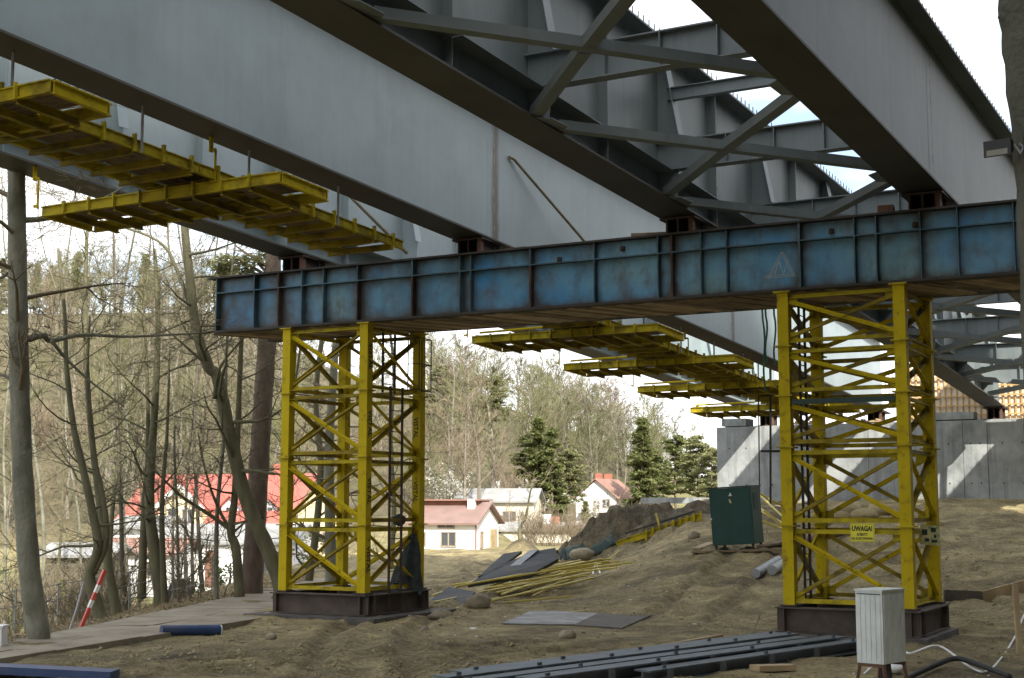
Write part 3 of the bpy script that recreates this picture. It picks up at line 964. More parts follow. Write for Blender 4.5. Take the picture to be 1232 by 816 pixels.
for i in range(4):
    for j in range(2):
        MB().box(T(-25.2 + i * 1.1, .45 + j * 2.15, -3.155 + rng.uniform(-.012, .0)), (1.1, 2.1, .3), CR).build("slab", "plinth_dark", pl_t)
pl_t2 = thing("plinth", T(-8.8, 1.5, -3.1), "low dark slabs bedding the base of the right tower", "plinth")
for i in range(3):
    MB().box(T(-10.0 + i * 1.22, 1.36, -3.07), (1.19, 3.4, .27), CR).build("slab", "plinth_dark", pl_t2)

# ladders
def ladder(label, px, py, z0, z1, rx, ry, m="rust_dark", wid=.42):
    """px, py trestle axes of the ladder's centre, rails spread along (rx, ry)"""
    t = thing("ladder", T(px, py, z0), label, "ladder", "ladders on the towers", CR)
    for s in (-1, 1):
        MB().bar((s * rx * wid / 2, s * ry * wid / 2, 0), (s * rx * wid / 2, s * ry * wid / 2, z1 - z0), .05, .06, (rx, ry, 0)).build("rail", m, t, local=True)
    r = MB().tube([(-rx * wid / 2, -ry * wid / 2, 0), (rx * wid / 2, ry * wid / 2, 0)], .014, 5).build("rung", m, t, local=True)
    r.location = (0, 0, .25)
    z = .55
    while z < z1 - z0 - .1:
        share(r, "rung", t, (0, 0, z)); z += .3
    return t
ladder("brown ladder on the right side of the left tower, foot on its base", -21.98, 1.35, -2.98, 3.35, 0, 1, "rust_dark", .62)
lu = ladder("short dark ladder hanging below the blue beam at the left tower", -22.35, 1.5, 3.2, 5.0, 0, 1, "soot_steel", .62)
ladder("dark ladder inside the left side of the right tower", -9.95, .75, -2.3, 4.9, 0, 1, "soot_steel", .45)
cage = thing("ladder_cage", T(-21.8, 2.15, 3.3), "thin black rail cage beside the top of the left tower ladder", "cage")
for px, py in ((-21.95, 1.9), (-21.6, 1.95), (-21.6, 2.6), (-21.95, 2.65)):
    MB().tube([T(px, py, 3.3), T(px, py, 4.8)], .018, 5).build("upright", "soot_steel", cage)
for z in (3.3, 4.05, 4.8):
    pts = [T(-21.95, 1.9, z), T(-21.6, 1.95, z), T(-21.6, 2.6, z), T(-21.95, 2.65, z)]
    MB().tube(pts, .016, 5).build("hoop", "soot_steel", cage)

# warning sign and paper sheet
sg = thing("warning_sign", T(-8.42, -.03, -.62), "yellow warning sign lettered UWAGA on the front of the right tower", "sign", None, CR)
MB().box((0, 0, 0), (.56, .012, .42)).build("board", "sign_yellow", sg, local=True)
mb = MB()
for a, b in (((-.265, -.195), (.265, -.195)), ((.265, -.195), (.265, .195)), ((.265, .195), (-.265, .195)), ((-.265, .195), (-.265, -.195))):
    mb.bar((a[0], -.0075, a[1]), (b[0], -.0075, b[1]), .004, .008, (0, 1, 0))
mb.build("border", "ink_black", sg, local=True)
def face(x, z): return Matrix.Translation((x, -.008, z)) @ Matrix.Rotation(R(90), 4, 'X') @ Matrix.Diagonal((.72, 1, 1, 1))
for k in range(2):
    lettering("lettering", "UWAGA!", .16, "ink_black", sg, face(.003 * k, .085 + .002 * k))
lettering("lettering", "ROBOTY", .085, "ink_black", sg, face(0, -.045))
lettering("lettering", "NA RUSZTOWANIU", .075, "ink_black", sg, face(0, -.135))
pp = thing("paper_sheet", T(-7.2, 1.35, -.7), "pale green printed sheet tied to the right side of the right tower", "sheet", None, CR + R(35))
MB().prism([(-.25, 0, -.2), (.24, .02, -.24), (.26, .02, .22), (-.22, 0, .25)], (0, .01, 0)).build("sheet", "sign_paper", pp, local=True)
for x0, z0, w, h in ((-.13, .08, .13, .13), (.08, .13, .12, .1), (.12, -.02, .06, .07), (-.08, -.1, .1, .08), (.1, -.13, .14, .06)):
    MB().box((x0, -.004, z0), (w, .004, h)).build("print", "container_trim", pp, local=True)

# dark cloth hanging in the left tower
def cloth():
    t = thing("tarpaulin", T(-22.75, 2.35, -2.3), "dark torn tarpaulin hanging from the right leg of the left tower", "tarpaulin")
    mb = MB()
    n, k = 14, 18
    ps = []
    for i in range(n + 1):
        f = i / n
        z = -.82 - f * 1.5
        w = .10 + .66 * f ** .9
        for j in range(k):
            th = 2 * math.pi * j / k
            fold = 1 + .28 * math.sin(th * 4 + f * 2.2) + .12 * math.sin(th * 7 - f * 3)
            x = -22.2 - .2 * f + math.cos(th) * w * .62 * fold
            y = 2.62 + math.sin(th) * w * .38 * fold
            ps.append(T(x, y, z + (.18 * math.sin(th * 3) + .1 * math.sin(th * 5)) * f))
    fs = []
    for i in range(n):
        for j in range(k):
            a, b = i * k + j, i * k + (j + 1) % k
            fs.append((a, b, b + k, a + k))
    mb.add(ps, fs)
    mb.build("cloth", "dark_cloth", t, smooth=True)
    mb = MB()
    mb.tube([T(-22.2, 2.62, -.9), T(-22.2, 2.65, -.6), T(-22.2, 2.8, -.5)], .02, 5)
    mb.build("tie", "black_rubber", t)
cloth()
bm = MB()
def blob(mb, c, rx, ry, rz, seed, n=10, k=14, amp=.25):
    ps, fs = [], []
    for i in range(n + 1):
        ph = math.pi * i / n
        for j in range(k):
            th = 2 * math.pi * j / k
            d = Vector((math.sin(ph) * math.cos(th), math.sin(ph) * math.sin(th), math.cos(ph)))
            s = 1 + amp * noise.fractal(d * 1.6 + Vector((seed, seed * .7, 0)), 1, 2, 4)
            ps.append(Vector(c) + Vector((d.x * rx * s, d.y * ry * s, d.z * rz * s)))
    for i in range(n):
        for j in range(k):
            a, b = i * k + j, i * k + (j + 1) % k
            fs.append((a, b, b + k, a + k))
    return mb.add(ps, fs)
blob(bm, T(-22.4, 2.2, -.42), .2, .16, .17, 4)
solo(bm, "sack", "dark_cloth", "small dark bag tied above the torn tarpaulin on the left tower", "bag", None, True)

# ------------------------------------------------------------------ yellow hanging platforms and walkways
def platform(label, a0, a1, l0=-25.4, l1=-18.4, top=-1.0, rail=False):
    t = thing("hanging_platform", W(a0, (l0 + l1) / 2, top - .25), label, "platform", "yellow platforms hung under the left girders")
    for a in (a0, a1):
        MB().ibeam(W(a, l0, top - .13), W(a, l1, top - .13), .11, .24, .025, .02).build("edge_beam", "yellow_old", t)
    for l in (l0, l1):
        MB().ibeam(W(a0 + .06, l, top - .13), W(a1 - .06, l, top - .13), .1, .236, .025, .02).build("end_beam", "yellow_paint", t)
    n = 9
    for i in range(1, n):
        l = l0 + (l1 - l0) * i / n
        MB().ibeam(W(a0 - .03, l, top - .27), W(a1 + .03, l, top - .27), .1, .15, .02, .02).build("joist", "yellow_dull", t)
        MB().box(W(a0 - .07, l, top - .12), (.05, .07, .3), -YAW).build("clamp", "yellow_old", t)
    k = 6
    for i in range(k):
        a = a0 + .1 + (a1 - a0 - .2) * (i + .5) / k
        MB().bar(W(a, l0 + .05, top + .02), W(a, l1 - .05, top + .02), (a1 - a0 - .2) / k - .02, .04).build("plank", "plank_wood", t)
    for l in (-25.75, -20.35):
        mb = MB()
        for a in (a0 + .05,):
            mb.bar(W(a, l, -.34), W(a, l, -.005), .04, .1, E1)
            mb.bar(W(a, l + .13, top - .02), W(a, l + .13, -.3), .03, .05, E1)
            mb.bar(W(a, l, -.3), W(a, l + .13, -.3), .04, .06)
            mb.bar(W(a, l, top + .05), W(a, l + .13, top + .05), .04, .06)
        mb.build("hanger", "yellow_paint", t)
    if rail:
        MB().tube([W(a0 + .02, l0 + .3, top + .1), W(a0 + .02, (l0 + l1) / 2 - .6, top + .14)], .04, 6).build("rail", "yellow_paint", t)
    return t
platform("yellow platform cut by the left edge, nearest the camera", 16.3, 17.65)
platform("yellow platform hung before the blue beam, its pale end under the smooth girder", 22.4, 24.0)
platform("nearest yellow platform beyond the blue beam", 41.4, 43.5, rail=True)
platform("second yellow platform beyond the blue beam", 48.2, 50.2, rail=True)
platform("third yellow platform beyond the blue beam", 55.1, 57.2, rail=True)
platform("farthest yellow platform, just before the concrete abutment", 62.7, 64.9, -26.0, rail=True)
def walkway(label, a0, a1):
    l0, l1, top = -22.2, -20.25, -.72
    t = thing("hanging_walkway", W(a0, (l0 + l1) / 2, top - .3), label, "walkway", "yellow walkways hung under the left girders")
    for l in (l0, l1):
        a = a0
        while a < a1 - .1:
            b = min(a + 6.5, a1)
            MB().ibeam(W(a, l, top - .12), W(b - .03, l, top - .12), .1, .22, .02, .02).build("edge_beam", "yellow_old", t)
            a = b
    a = a0 + .4
    while a < a1:
        MB().ibeam(W(a, l0 - .05, top - .26), W(a, l1 + .05, top - .26), .1, .15, .02, .02).build("joist", "yellow_dull", t)
        MB().box(W(a, l1 + .05, top - .1), (.08, .06, .36), -YAW).build("clamp", "yellow_old", t)
        a += .82
    for i in range(6):
        l = l0 + .12 + (l1 - l0 - .24) * (i + .5) / 6
        sweep(MB(), l - .13, l + .13, top, top + .04, a0 + .02 * i, a1 - .03 * i).build("plank", "plank_wood", t)
    a = a0 + 1.5
    while a < a1 - .5:
        mb = MB()
        mb.tube([W(a, l1 + .06, top - .25), W(a, l1 + .06, -.02)], .03, 6)
        mb.build("hanger_rod", "pipe_grey", t)
        a += 3.25
    return t
walkway("long yellow walkway under the left girders before the blue beam", 9.0, 29.6)
walkway("yellow walkway under the left girders beyond the blue beam", 39.5, 66.5)

# hoses and thin poles hanging by the right tower
for (u, v0, v1, yy, lab) in ((915, 372, 470, 49, "thin dark green hose hanging left of the right tower, first of three"), (919, 372, 436, 49, "middle green hose hanging left of the right tower"), (929, 370, 440, 49, "right green hose hanging left of the right tower")):
    mb = MB()
    pts = [at(u + 2.5 * math.sin(i * .7) + (v0 + (v1 - v0) * i / 8 - v0) * .08, v0 + (v1 - v0) * i / 8, yy) for i in range(9)]
    pts[0] = at(u, v0 - 50, yy)
    solo(mb.tube(pts, .035, 6), "hanging_hose", "hose_green", lab, "hose")
pb = G(927, 604)
yy = 62.0
pf = thing("pole_frame", at(927, 600, yy), "thin dark pole with a cross bar standing before the abutment left of the right tower", "pole")
MB().tube([at(927, 606, yy), at(927, 420, yy)], .05, 6).build("pole", "soot_steel", pf)
MB().bar(at(910, 428, yy), at(952, 422, yy), .06, .1).build("cross_bar", "soot_steel", pf)
MB().bar(at(915, 543, yy), at(945, 543, yy), .06, .1).build("cross_bar", "soot_steel", pf)
MB().tube([at(912, 426, yy), at(914, 606, yy)], .03, 5).build("pole", "soot_steel", pf)

# ------------------------------------------------------------------ abutment
AB = 73.6
ab = thing("abutment", W(AB, -22, 0) * 1.0, "tall grey concrete abutment wall behind the right tower with sunlit patches", "abutment")
def AP(l, a, z):
    p = E1 * a + LAT * l
    return Vector((p.x, p.y, z))
def ab_box(l0, l1, a0, a1, z0, z1):
    return MB().hexa([AP(l0, a0, z0), AP(l1, a0, z0), AP(l1, a1, z0), AP(l0, a1, z0), AP(l0, a0, z1), AP(l1, a0, z1), AP(l1, a1, z1), AP(l0, a1, z1)])
ab.location = AP(-18, AB, 0)
l = -29.25
i = 0
while l < 2:
    w = (2.45, 2.4, 1.2, 2.4)[i % 4]
    o = ab_box(l + .012, l + w - .012, AB + rng.uniform(-.012, .012), AB + .6, -.4, 4.28).build("wall_panel", "concrete", ab)
    for (fl, fz) in ((.3, 1.1), (.3, 3.1), (.7, 1.1), (.7, 3.1)):
        p = AP(l + w * fl, AB - .014, fz)
        MB().tube([p, p + E1 * -.004], .04, 8).build("tie_hole", "ink_black", o)
    l += w; i += 1
ab_box(-29.2, 2, AB + .6, AB + 4.5, -.4, 4.25).build("core", "concrete", ab)
ab_box(-29.0, 2, AB + .7, AB + 4.4, 4.25, 4.34).build("bearing_shelf", "concrete", ab)
ab_box(-17.9, -15.4, AB + .05, AB + 1.0, 4.34, 4.72).build("upstand", "concrete", ab)
ab_box(-29.0, -27.6, AB + .15, AB + 1.4, 4.34, 4.75).build("upstand", "concrete", ab)
ab_box(-29.3, 2, AB - .55, AB - .02, -.4, .22).build("footing", "plinth_dark", ab)  # dark ledge along the foot of the wall
# unfinished back wall: timber formwork with battens and reinforcing bars
fw = thing("formwork_wall", AP(-17, AB + 3.2, 4.34), "ochre timber formwork wall with battens standing on top of the abutment", "formwork")
l = -19.6
while l < -12:
    ab_box(l, l + 1.18, AB + 3.2, AB + 3.24, 4.36, 7.3).build("panel", "formwork_face", fw); l += 1.2
l = -19.6
while l < -12:
    ab_box(l, l + .07, AB + 3.1, AB + 3.19, 4.36, 7.35).build("batten", "formwork_orange", fw); l += .3
for z in (4.7, 5.2, 5.7, 6.2, 6.7, 7.1):
    ab_box(-19.6, -12, AB + 3.02, AB + 3.09, z, z + .07).build("waling", "formwork_orange", fw)
rbt = thing("reinforcement", AP(-22, AB + 3, 4.34), "row of upright reinforcing bars left of the ochre formwork", "rebar")
rb0 = MB().tube([(0, 0, 0), (0, 0, 2.9)], .02, 4).build("bar", "rust_red", rbt, local=True)
rb0.location = AP(-24, AB + 3, 4.34) - rbt.location
for k in range(1, 21):
    share(rb0, "bar", rbt, AP(-24 + .2 * k, AB + 3, 4.34) - rbt.location)
for l, nm in ((-26.1, "dark bearing under the outermost left girder on the abutment"), (-20.1, "dark bearing under the smooth girder on the abutment"), (-13.95, "dark bearing under the ribbed girder on the abutment"), (-7.85, "dark bearing under the right girder on the abutment")):
    p = W(AB + 1.4, l, 0)
    bearing(Vector((p.x, p.y, 4.345)), p.z, nm, -YAW, "bearings on the abutment", 1.1, 1.0)
for (l, z0) in ((-25.0, 4.35), (-21.4, 4.35), (-18.6, 4.35)):
    mb = MB()
    for k in range(3): mb.cur = 0; mb.bar(AP(l, AB + .4 + .2 * k, z0 + .05), AP(l + 1.2, AB + .4 + .2 * k, z0 + .05), .12, .09)
    mb.bar(AP(l + .2, AB + .3, z0 + .14), AP(l + .2, AB + 1.0, z0 + .14), .1, .08); mb.bar(AP(l + 1.0, AB + .3, z0 + .14), AP(l + 1.0, AB + 1.0, z0 + .14), .1, .08)
    solo(mb, "timber_crib", "pale_wood", {-25.0: "small stack of timbers on the abutment right of its left bearing", -21.4: "small stack of timbers on the abutment behind the right tower", -18.6: "small stack of timbers on the abutment left of the formwork"}[l], "timber")
# pale slab edge of the platform left of the abutment
solo(ab_box(-33.2, -29.6, AB - 1.5, AB + 2.5, .1, .42), "foundation_slab", "concrete", "pale concrete slab edge on the bank left of the abutment", "slab")
# ------------------------------------------------------------------ things lying about the site
# green steel container
p0, p1 = G(857, 664), G(906, 661)
ct = thing("site_container", (p0 + p1) / 2 + Vector((.3, .4, 0)), "dark green steel locker standing on short legs between spoil bank and right tower", "container", None, CR + R(4))
ct.rotation_euler = (R(1.5), R(-3.2), CR + R(4))
w, d, h = 1.62, 1.35, 2.12
MB().box((0, 0, .16 + h / 2), (w, d, h)).build("body", "container_green", ct, local=True)
MB().box((-.0, -d / 2 - .012, .16 + h / 2), (w - .1, .02, h - .1)).build("door", "container_green", ct, local=True)
MB().box((0, 0, .16 + h + .03), (w + .1, d + .1, .05)).build("roof", "container_trim", ct, local=True)
for x in (-w / 2 + .1, w / 2 - .1):
    for y in (-d / 2 + .1, d / 2 - .1):
        MB().box((x, y, .08), (.08, .08, .17)).build("leg", "soot_steel", ct, local=True)
MB().box((w / 2 + .01, -.1, 1.75), (.02, .6, .62)).build("hatch", "container_trim", ct, local=True)
MB().prism([(-.05, -d / 2 - .03, 1.98), (.09, -d / 2 - .03, 1.98), (.02, -d / 2 - .03, 2.12)], (0, .006, 0)).build("warning_mark", "white_paint", ct, local=True)
MB().prism([(-.07, -d / 2 - .03, 1.85), (.0, -d / 2 - .03, 1.87), (.06, -d / 2 - .03, 1.72), (-.01, -d / 2 - .03, 1.71)], (0, .006, 0)).build("sticker", "sign_paper", ct, local=True)
MB().box((-w / 2 + .03, -d / 2 - .04, 1.15), (.05, .05, .09)).build("lock", "white_paint", ct, local=True)

# grey electrical cabinet on an angle iron stand
cb_c = at(1066, 800, 22.6)
gzc = gz(cb_c.x, cb_c.y)
cab = thing("electrical_cabinet", (cb_c.x, cb_c.y + .25, gzc), "pale grey ribbed electrical cabinet on a rusty stand before the right tower", "cabinet", None, R(-44))
hb = (cb_c.z + .02) - gzc
w, d, h = .47, .70, 1.12
MB().box((0, 0, hb + h / 2), (w, d, h)).build("body", "cabinet_grey", cab, local=True)
MB().box((0, 0, hb + h + .012), (w + .03, d + .03, .028)).build("roof", "cabinet_grey", cab, local=True)
for i in range(5):
    MB().box((-w / 2 + .06 + i * .0875, -d / 2 - .004, hb + h / 2 - .02), (.05, .012, h - .1)).build("rib", "cabinet_grey", cab, local=True)
for i in range(9):
    MB().box((w / 2 + .004, -d / 2 + .06 + i * .0725, hb + h / 2 - .02), (.012, .038, h - .06)).build("rib", "cabinet_grey", cab, local=True)
MB().box((0, -d / 2 - .006, hb + h - .045), (w - .06, .012, .014)).build("vent", "container_trim", cab, local=True)
for x in (-w / 2 + .03, w / 2 - .03):
    for y in (-d / 2 + .04, d / 2 - .04):
        MB().bar((x, y, hb - .02), (x * 1.5, y * 1.25, 0), .05, .05).build("leg", "rust_red", cab, local=True)
for y in (-d / 2 + .04, d / 2 - .04):
    MB().bar((-w / 2 + .0, y, hb - .03), (w / 2, y, hb - .03), .05, .05).build("stand_rail", "rust_red", cab, local=True)
for x in (-.05, .02, .09):
    MB().tube([(x, .05, hb), (x + .03, .06, hb * .4), (x + .12, -.1, .03)], .035, 6).build("cable", "black_rubber", cab, local=True)

# white cable and black hose by the cabinet
pts = [G(1040, 812), G(1078, 800, .25), G(1095, 806, .3), G(1130, 803, .3), G(1165, 806, .06), G(1186, 811, .03), G(1204, 796, .05), G(1222, 768, .06), G(1236, 745, .1), G(1260, 720, .1)]
def smooth(pts, n=6):
    out = []
    for i in range(len(pts) - 1):
        a, b, c, d = pts[max(i - 1, 0)], pts[i], pts[i + 1], pts[min(i + 2, len(pts) - 1)]
        for k in range(n):
            t = k / n
            out.append(.5 * ((2 * b) + (c - a) * t + (2 * a - 5 * b + 4 * c - d) * t * t + (3 * b - a - 3 * c + d) * t ** 3))
    return out + [pts[-1]]
solo(MB().tube(smooth(pts), .022, 6), "cable", "white_plastic", "white cable running over the ground right of the grey cabinet", "cable", None, True)
pts = [G(1090, 818, .02), G(1120, 811, .12), G(1150, 807, .16), G(1180, 811, .14), G(1215, 821, .1)]
solo(MB().tube(smooth(pts), .05, 8), "hose", "black_rubber", "thick black hose on the ground right of the grey cabinet", "hose", None, True)
mb = MB(); blob(mb, G(1075, 811, .12), .2, .15, .1, 9)
solo(mb, "plastic_bag", "white_plastic", "crumpled white plastic bag under the grey cabinet", "bag", None, True)

# long grey steel beams lying in the foreground
d = Vector((.70, .714, 0))
side = Vector((.714, -.70, 0))
def long_beam(label, near, length, wdt, hgt, lift, step, m="beam_grey"):
    far = near + d * length
    zn = gz0(near.x, near.y) + lift
    c = Vector((near.x, near.y, zn))
    t = thing("steel_beam", c, label, "beam", "long grey beams lying in the foreground")
    up = Vector((0, 0, hgt / 2))
    e = Vector((far.x, far.y, zn + .05))
    MB().ibeam(c + up, e + up, wdt, hgt, .03, .03).build("section", m, t)
    n = int(length / step)
    for i in range(n + 1):
        q = c.lerp(e, (i + .3) / (n + .6)) + up
        MB().bar(q + side * (wdt / 2 + .008), q + side * (wdt / 2 + .008) + d * .16, .016, hgt * .92).build("plate", m, t)
        if i % 2 == 0:
            MB().box(q + Vector((0, 0, hgt / 2 + .024)) + side * (wdt * .3), (.1, .03, .05), math.atan2(d.y, d.x)).build("lug", m, t)
    return t
b0 = at(960, 775, 31.0)
def bp(s, along): return Vector((b0.x, b0.y, 0)) + side * s - d * along
long_beam("grey steel beam farthest back in the foreground stack", bp(-.3, 9.8), 9.4, .34, .28, .06, 1.15)
long_beam("grey steel beam with dark upright plates, second from the back of the stack", bp(.05, 10.5), 10.2, .38, .29, .05, .95)
long_beam("grey steel beam in the middle of the foreground stack", bp(.5, 10.8), 10.2, .34, .26, .05, 1.3)
long_beam("grey steel beam with small side plates, second from the front of the stack", bp(.96, 9.5), 9.6, .4, .27, .04, 1.5)
long_beam("grey steel beam nearest the camera in the foreground stack", bp(1.4, 7.0), 7.2, .36, .24, .02, 1.5)
solo(MB().bar(G(792, 779, .05), G(868, 770, .05), .12, .16), "timber_beam", "pale_wood", "short squared timber lying behind the grey steel beams", "timber")
solo(MB().bar(G(908, 814, .05), G(952, 809, .05), .3, .1), "timber_beam", "pale_wood", "short pale timber under the front of the grey steel beams", "timber")

# flat steel plates on the sand
def sheet(px, label, m, th=.03, lift=.03, name="steel_plate", cat="plate", group=None, lifts=None):
    ps = [G(u, v, lift + (lifts[i] if lifts else 0)) for i, (u, v) in enumerate(px)]
    return solo(MB().prism(ps, (0, 0, th)), name, m, label, cat, group)
def flat_sheet(px, label, m, lift=.04):
    c = sum((G(u, v) for u, v in px), Vector()) / 4
    ps = []
    for u, v in px:
        r = ray(u, v); ps.append(r * ((c.z + lift) / r.z))
    return solo(MB().prism(ps, (0, 0, .03)), "steel_plate", m, label, "plate", "steel plates flat on the sand")
flat_sheet([(603, 751), (692, 752.5), (722, 738), (640, 736)], "worn shiny steel plate lying on the sand left of a darker one", "plate_worn", .0)
flat_sheet([(690, 753), (748, 757), (784, 741), (720, 737)], "dark steel plate lying on the sand right of the shiny one", "plate_dark", -.008)
sheet([(316, 741), (352, 741), (362, 733), (330, 732)], "pale board lying at the left foot of the left tower", "slab_concrete", .05, .02, "board", "board")
# leaning stack of dark sheets behind the yellow rods
def leaning(corners, label, m, th=.06):
    ps = [at(u, v, y) for u, v, y in corners]
    return solo(MB().prism(ps, (0, .02, -th)), "steel_sheet", m, label, "sheet", "dark sheets stacked behind the yellow rods")
leaning([(563, 703, 49.0), (640, 690, 50.0), (672, 672, 51.5), (668, 659, 52.5), (640, 664, 53.0), (598, 682, 51.0)], "largest dark grey sheet in the leaning stack behind the yellow rods", "sheet_dark", .12)
leaning([(575, 694, 50.4), (600, 684, 51.2), (628, 663, 53.6), (606, 666, 53.4)], "left dark sheet in the leaning stack, its upper edge raised", "sheet_dark", .1)
leaning([(611, 683, 50.9), (622, 683, 50.8), (648, 661, 52.8), (637, 662, 52.9)], "pale grey sheet on top of the leaning stack", "sheet_pale", .04)
leaning([(518, 722, 46.5), (556, 728, 45.6), (572, 712, 47.5), (540, 706, 48.8)], "dark sheet lying flat between the left tower and the rods", "sheet_dark", .1)
# pile of yellow scaffold poles
rp = random.Random(11)
for i in range(90):
    k = i / 90
    u0, v0 = 552 + rp.uniform(-18, 52), 724 + rp.uniform(-17, 9)
    u1, v1 = 704 + rp.uniform(-50, 40), 687 + rp.uniform(-17, 14)
    a, b = G(u0, v0), G(u1, v1)
    dd = (b - a).normalized()
    ln = rp.uniform(4.4, 7.2)
    mid = (a + b) / 2
    a, b = mid - dd * ln / 2, mid + dd * ln / 2
    h = .12 + .62 * rp.random() ** 1.1
    a.z = max(gz(a.x, a.y), gz0(a.x, a.y)) + h * rp.uniform(.35, 1.0); b.z = max(gz(b.x, b.y), gz0(b.x, b.y)) + h
    solo(MB().tube([a, b], .036, 6), "scaffold_pole", "yellow_rod", "yellow scaffold pole lying in the loose pile beside the dark sheets", "pole", "yellow poles in the loose pile")
for i, ((u0, v0), (u1, v1)) in enumerate((((548, 735), (600, 724)), ((520, 719), (575, 700)), ((523, 729), (612, 706)), ((608, 729), (690, 722)), ((700, 694), (745, 668)))):
    a, b = G(u0, v0, .06), G(u1, v1, .1)
    solo(MB().tube([a, b], .03, 6), "scaffold_pole", "yellow_rod", ["yellow pole on the ground left of the round boulder", "yellow pole poking out from the left of the pile towards the tower", "yellow pole lying across the flat dark sheet", "yellow pole in front of the pile", "yellow pole sticking out at the right end of the pile"][i], "pole", "yellow poles in the loose pile")
mb = MB(); mb.bar(G(713, 692, .02), G(717, 679, .1), .05, .05); mb.bar(G(722, 692, .02), G(717, 679, .1), .05, .05)
solo(mb, "trestle", "white_plastic", "small white A shaped peg standing beside the pole pile", "peg")
# poles right of the container
for i, ((u0, v0), (u1, v1)) in enumerate((((912, 634), (944, 643)), ((913, 622), (944, 634)), ((912, 641), (940, 641)), ((915, 611), (946, 628)), ((912, 629), (944, 639)), ((914, 615), (944, 613)), ((920, 642), (946, 642)))):
    solo(MB().tube([G(u0, v0, .35 + .1 * i), G(u1, v1, .12)], .05, 6), "scaffold_pole", "yellow_rod", "yellow pole in the small heap right of the green locker", "pole", "yellow poles by the green locker")
# timber rail and netting on the spoil bank
rl = thing("formwork_rail", G(790, 648), "long yellow timber rail with short posts lying along the spoil bank", "rail")
a, b = G(742, 659, .15), G(843, 627, .22)
MB().ibeam(a, b, .14, .3, .04, .04).build("beam", "yellow_old", rl)
a2, b2 = G(752, 651, .35), G(836, 625, .4)
MB().bar(a2, b2, .05, .09).build("upper_rail", "soot_steel", rl)
for i in range(9):
    q = a.lerp(b, .35 + .65 * i / 8)
    MB().box(q + Vector((0, -.1, -.02)), (.1, .1, .55)).build("post", "yellow_old", rl)
MB().bar(a.lerp(b, .5) + Vector((.1, -.1, -.1)), a.lerp(b, .47) + Vector((0, -.1, .85)), .08, .09).build("stake", "yellow_rod", rl)
def drape(px, yrise, label, m, name="netting", cat="net"):
    """rumpled cloth over the ground between two pixel polylines"""
    lo, hi = px
    n, k = 14, 6
    vs, fs = [], []
    for i in range(n + 1):
        f = i / n * (len(lo) - 1)
        j = min(int(f), len(lo) - 2); t = f - j
        p = G(lo[j][0] + (lo[j + 1][0] - lo[j][0]) * t, lo[j][1] + (lo[j + 1][1] - lo[j][1]) * t)
        q = G(hi[j][0] + (hi[j + 1][0] - hi[j][0]) * t, hi[j][1] + (hi[j + 1][1] - hi[j][1]) * t)
        for s in range(k + 1):
            c = p.lerp(q, s / k)
            c.z = gz(c.x, c.y) + .05 + yrise * math.sin(math.pi * s / k) * (.6 + .6 * noise.noise(c * 1.3)) + .06 * noise.noise(c * 3)
            vs.append(c)
    for i in range(n):
        for s in range(k):
            a = i * (k + 1) + s
            fs.append((a, a + 1, a + k + 2, a + k + 1))
    top = len(vs)
    vs += [v - Vector((0, 0, .05)) for v in vs]
    fs += [tuple(q + top for q in reversed(f)) for f in fs]
    edge = [i * (k + 1) for i in range(n + 1)] + [n * (k + 1) + s for s in range(1, k + 1)] + [i * (k + 1) + k for i in range(n - 1, -1, -1)] + [s for s in range(k - 1, 0, -1)]
    for i in range(len(edge)):
        a, b = edge[i], edge[(i + 1) % len(edge)]
        fs.append((a, b, b + top, a + top))
    mb = MB(); mb.add(vs, fs)
    return solo(mb, name, m, label, cat, None, True)
drape(([(683, 676), (705, 672), (728, 664), (745, 652)], [(676, 668), (705, 665), (726, 655), (735, 645)]), .35, "dark green netting trailing from the spoil heap to the pole pile", "green_net")
drape(([(655, 677), (668, 677), (682, 674)], [(650, 668), (662, 665), (676, 666)]), .25, "bunched dark cloth on the end of the dark sheets", "dark_cloth", "tarpaulin", "tarpaulin")
# pipes
for (u0, v0, u1, v1, r_, m, lb) in ((909, 691, 936, 678, .16, "pipe_grey", "left of two short grey pipes lying before the right tower"), (929, 692, 952, 677, .16, "pipe_grey", "right of two short grey pipes, half behind the tower leg"),
                                  (958, 661, 1026, 645, .17, "pipe_brown", "red brown pipe lying behind the right tower"), (194, 765, 264, 761, .13, "blue_paint", "short blue pipe with a pale end beside the slab road")):
    a, b = G(u0, v0, r_), G(u1, v1, r_)
    t = thing("pipe", (a + b) / 2 - Vector((0, 0, r_)), lb, "pipe")
    n = 16
    mb = MB().tube([a, b], r_, n, cap=False)
    mb.build("barrel", m, t, True)
    dd = (b - a).normalized()
    MB().tube([a - dd * .004, a + dd * .05], r_ * .98, n).build("end_cap", m, t)
    MB().tube([b - dd * .05, b + dd * .03], r_ * .98, n).build("end_cap", "white_plastic" if m == "blue_paint" else m, t)
# blue painted steel at the lower left corner
fb = thing("blue_beam", G(60, 812), "blue painted steel beam at the lower left corner of the site", "beam")
a, b = G(-40, 814, .08), G(138, 817, .08)
MB().bar(a, b, .5, .14).build("section", "blue_paint", fb)
MB().bar(G(30, 814, .17), G(64, 814, .17), .5, .05).build("rusty_plate", "rust_red", fb)
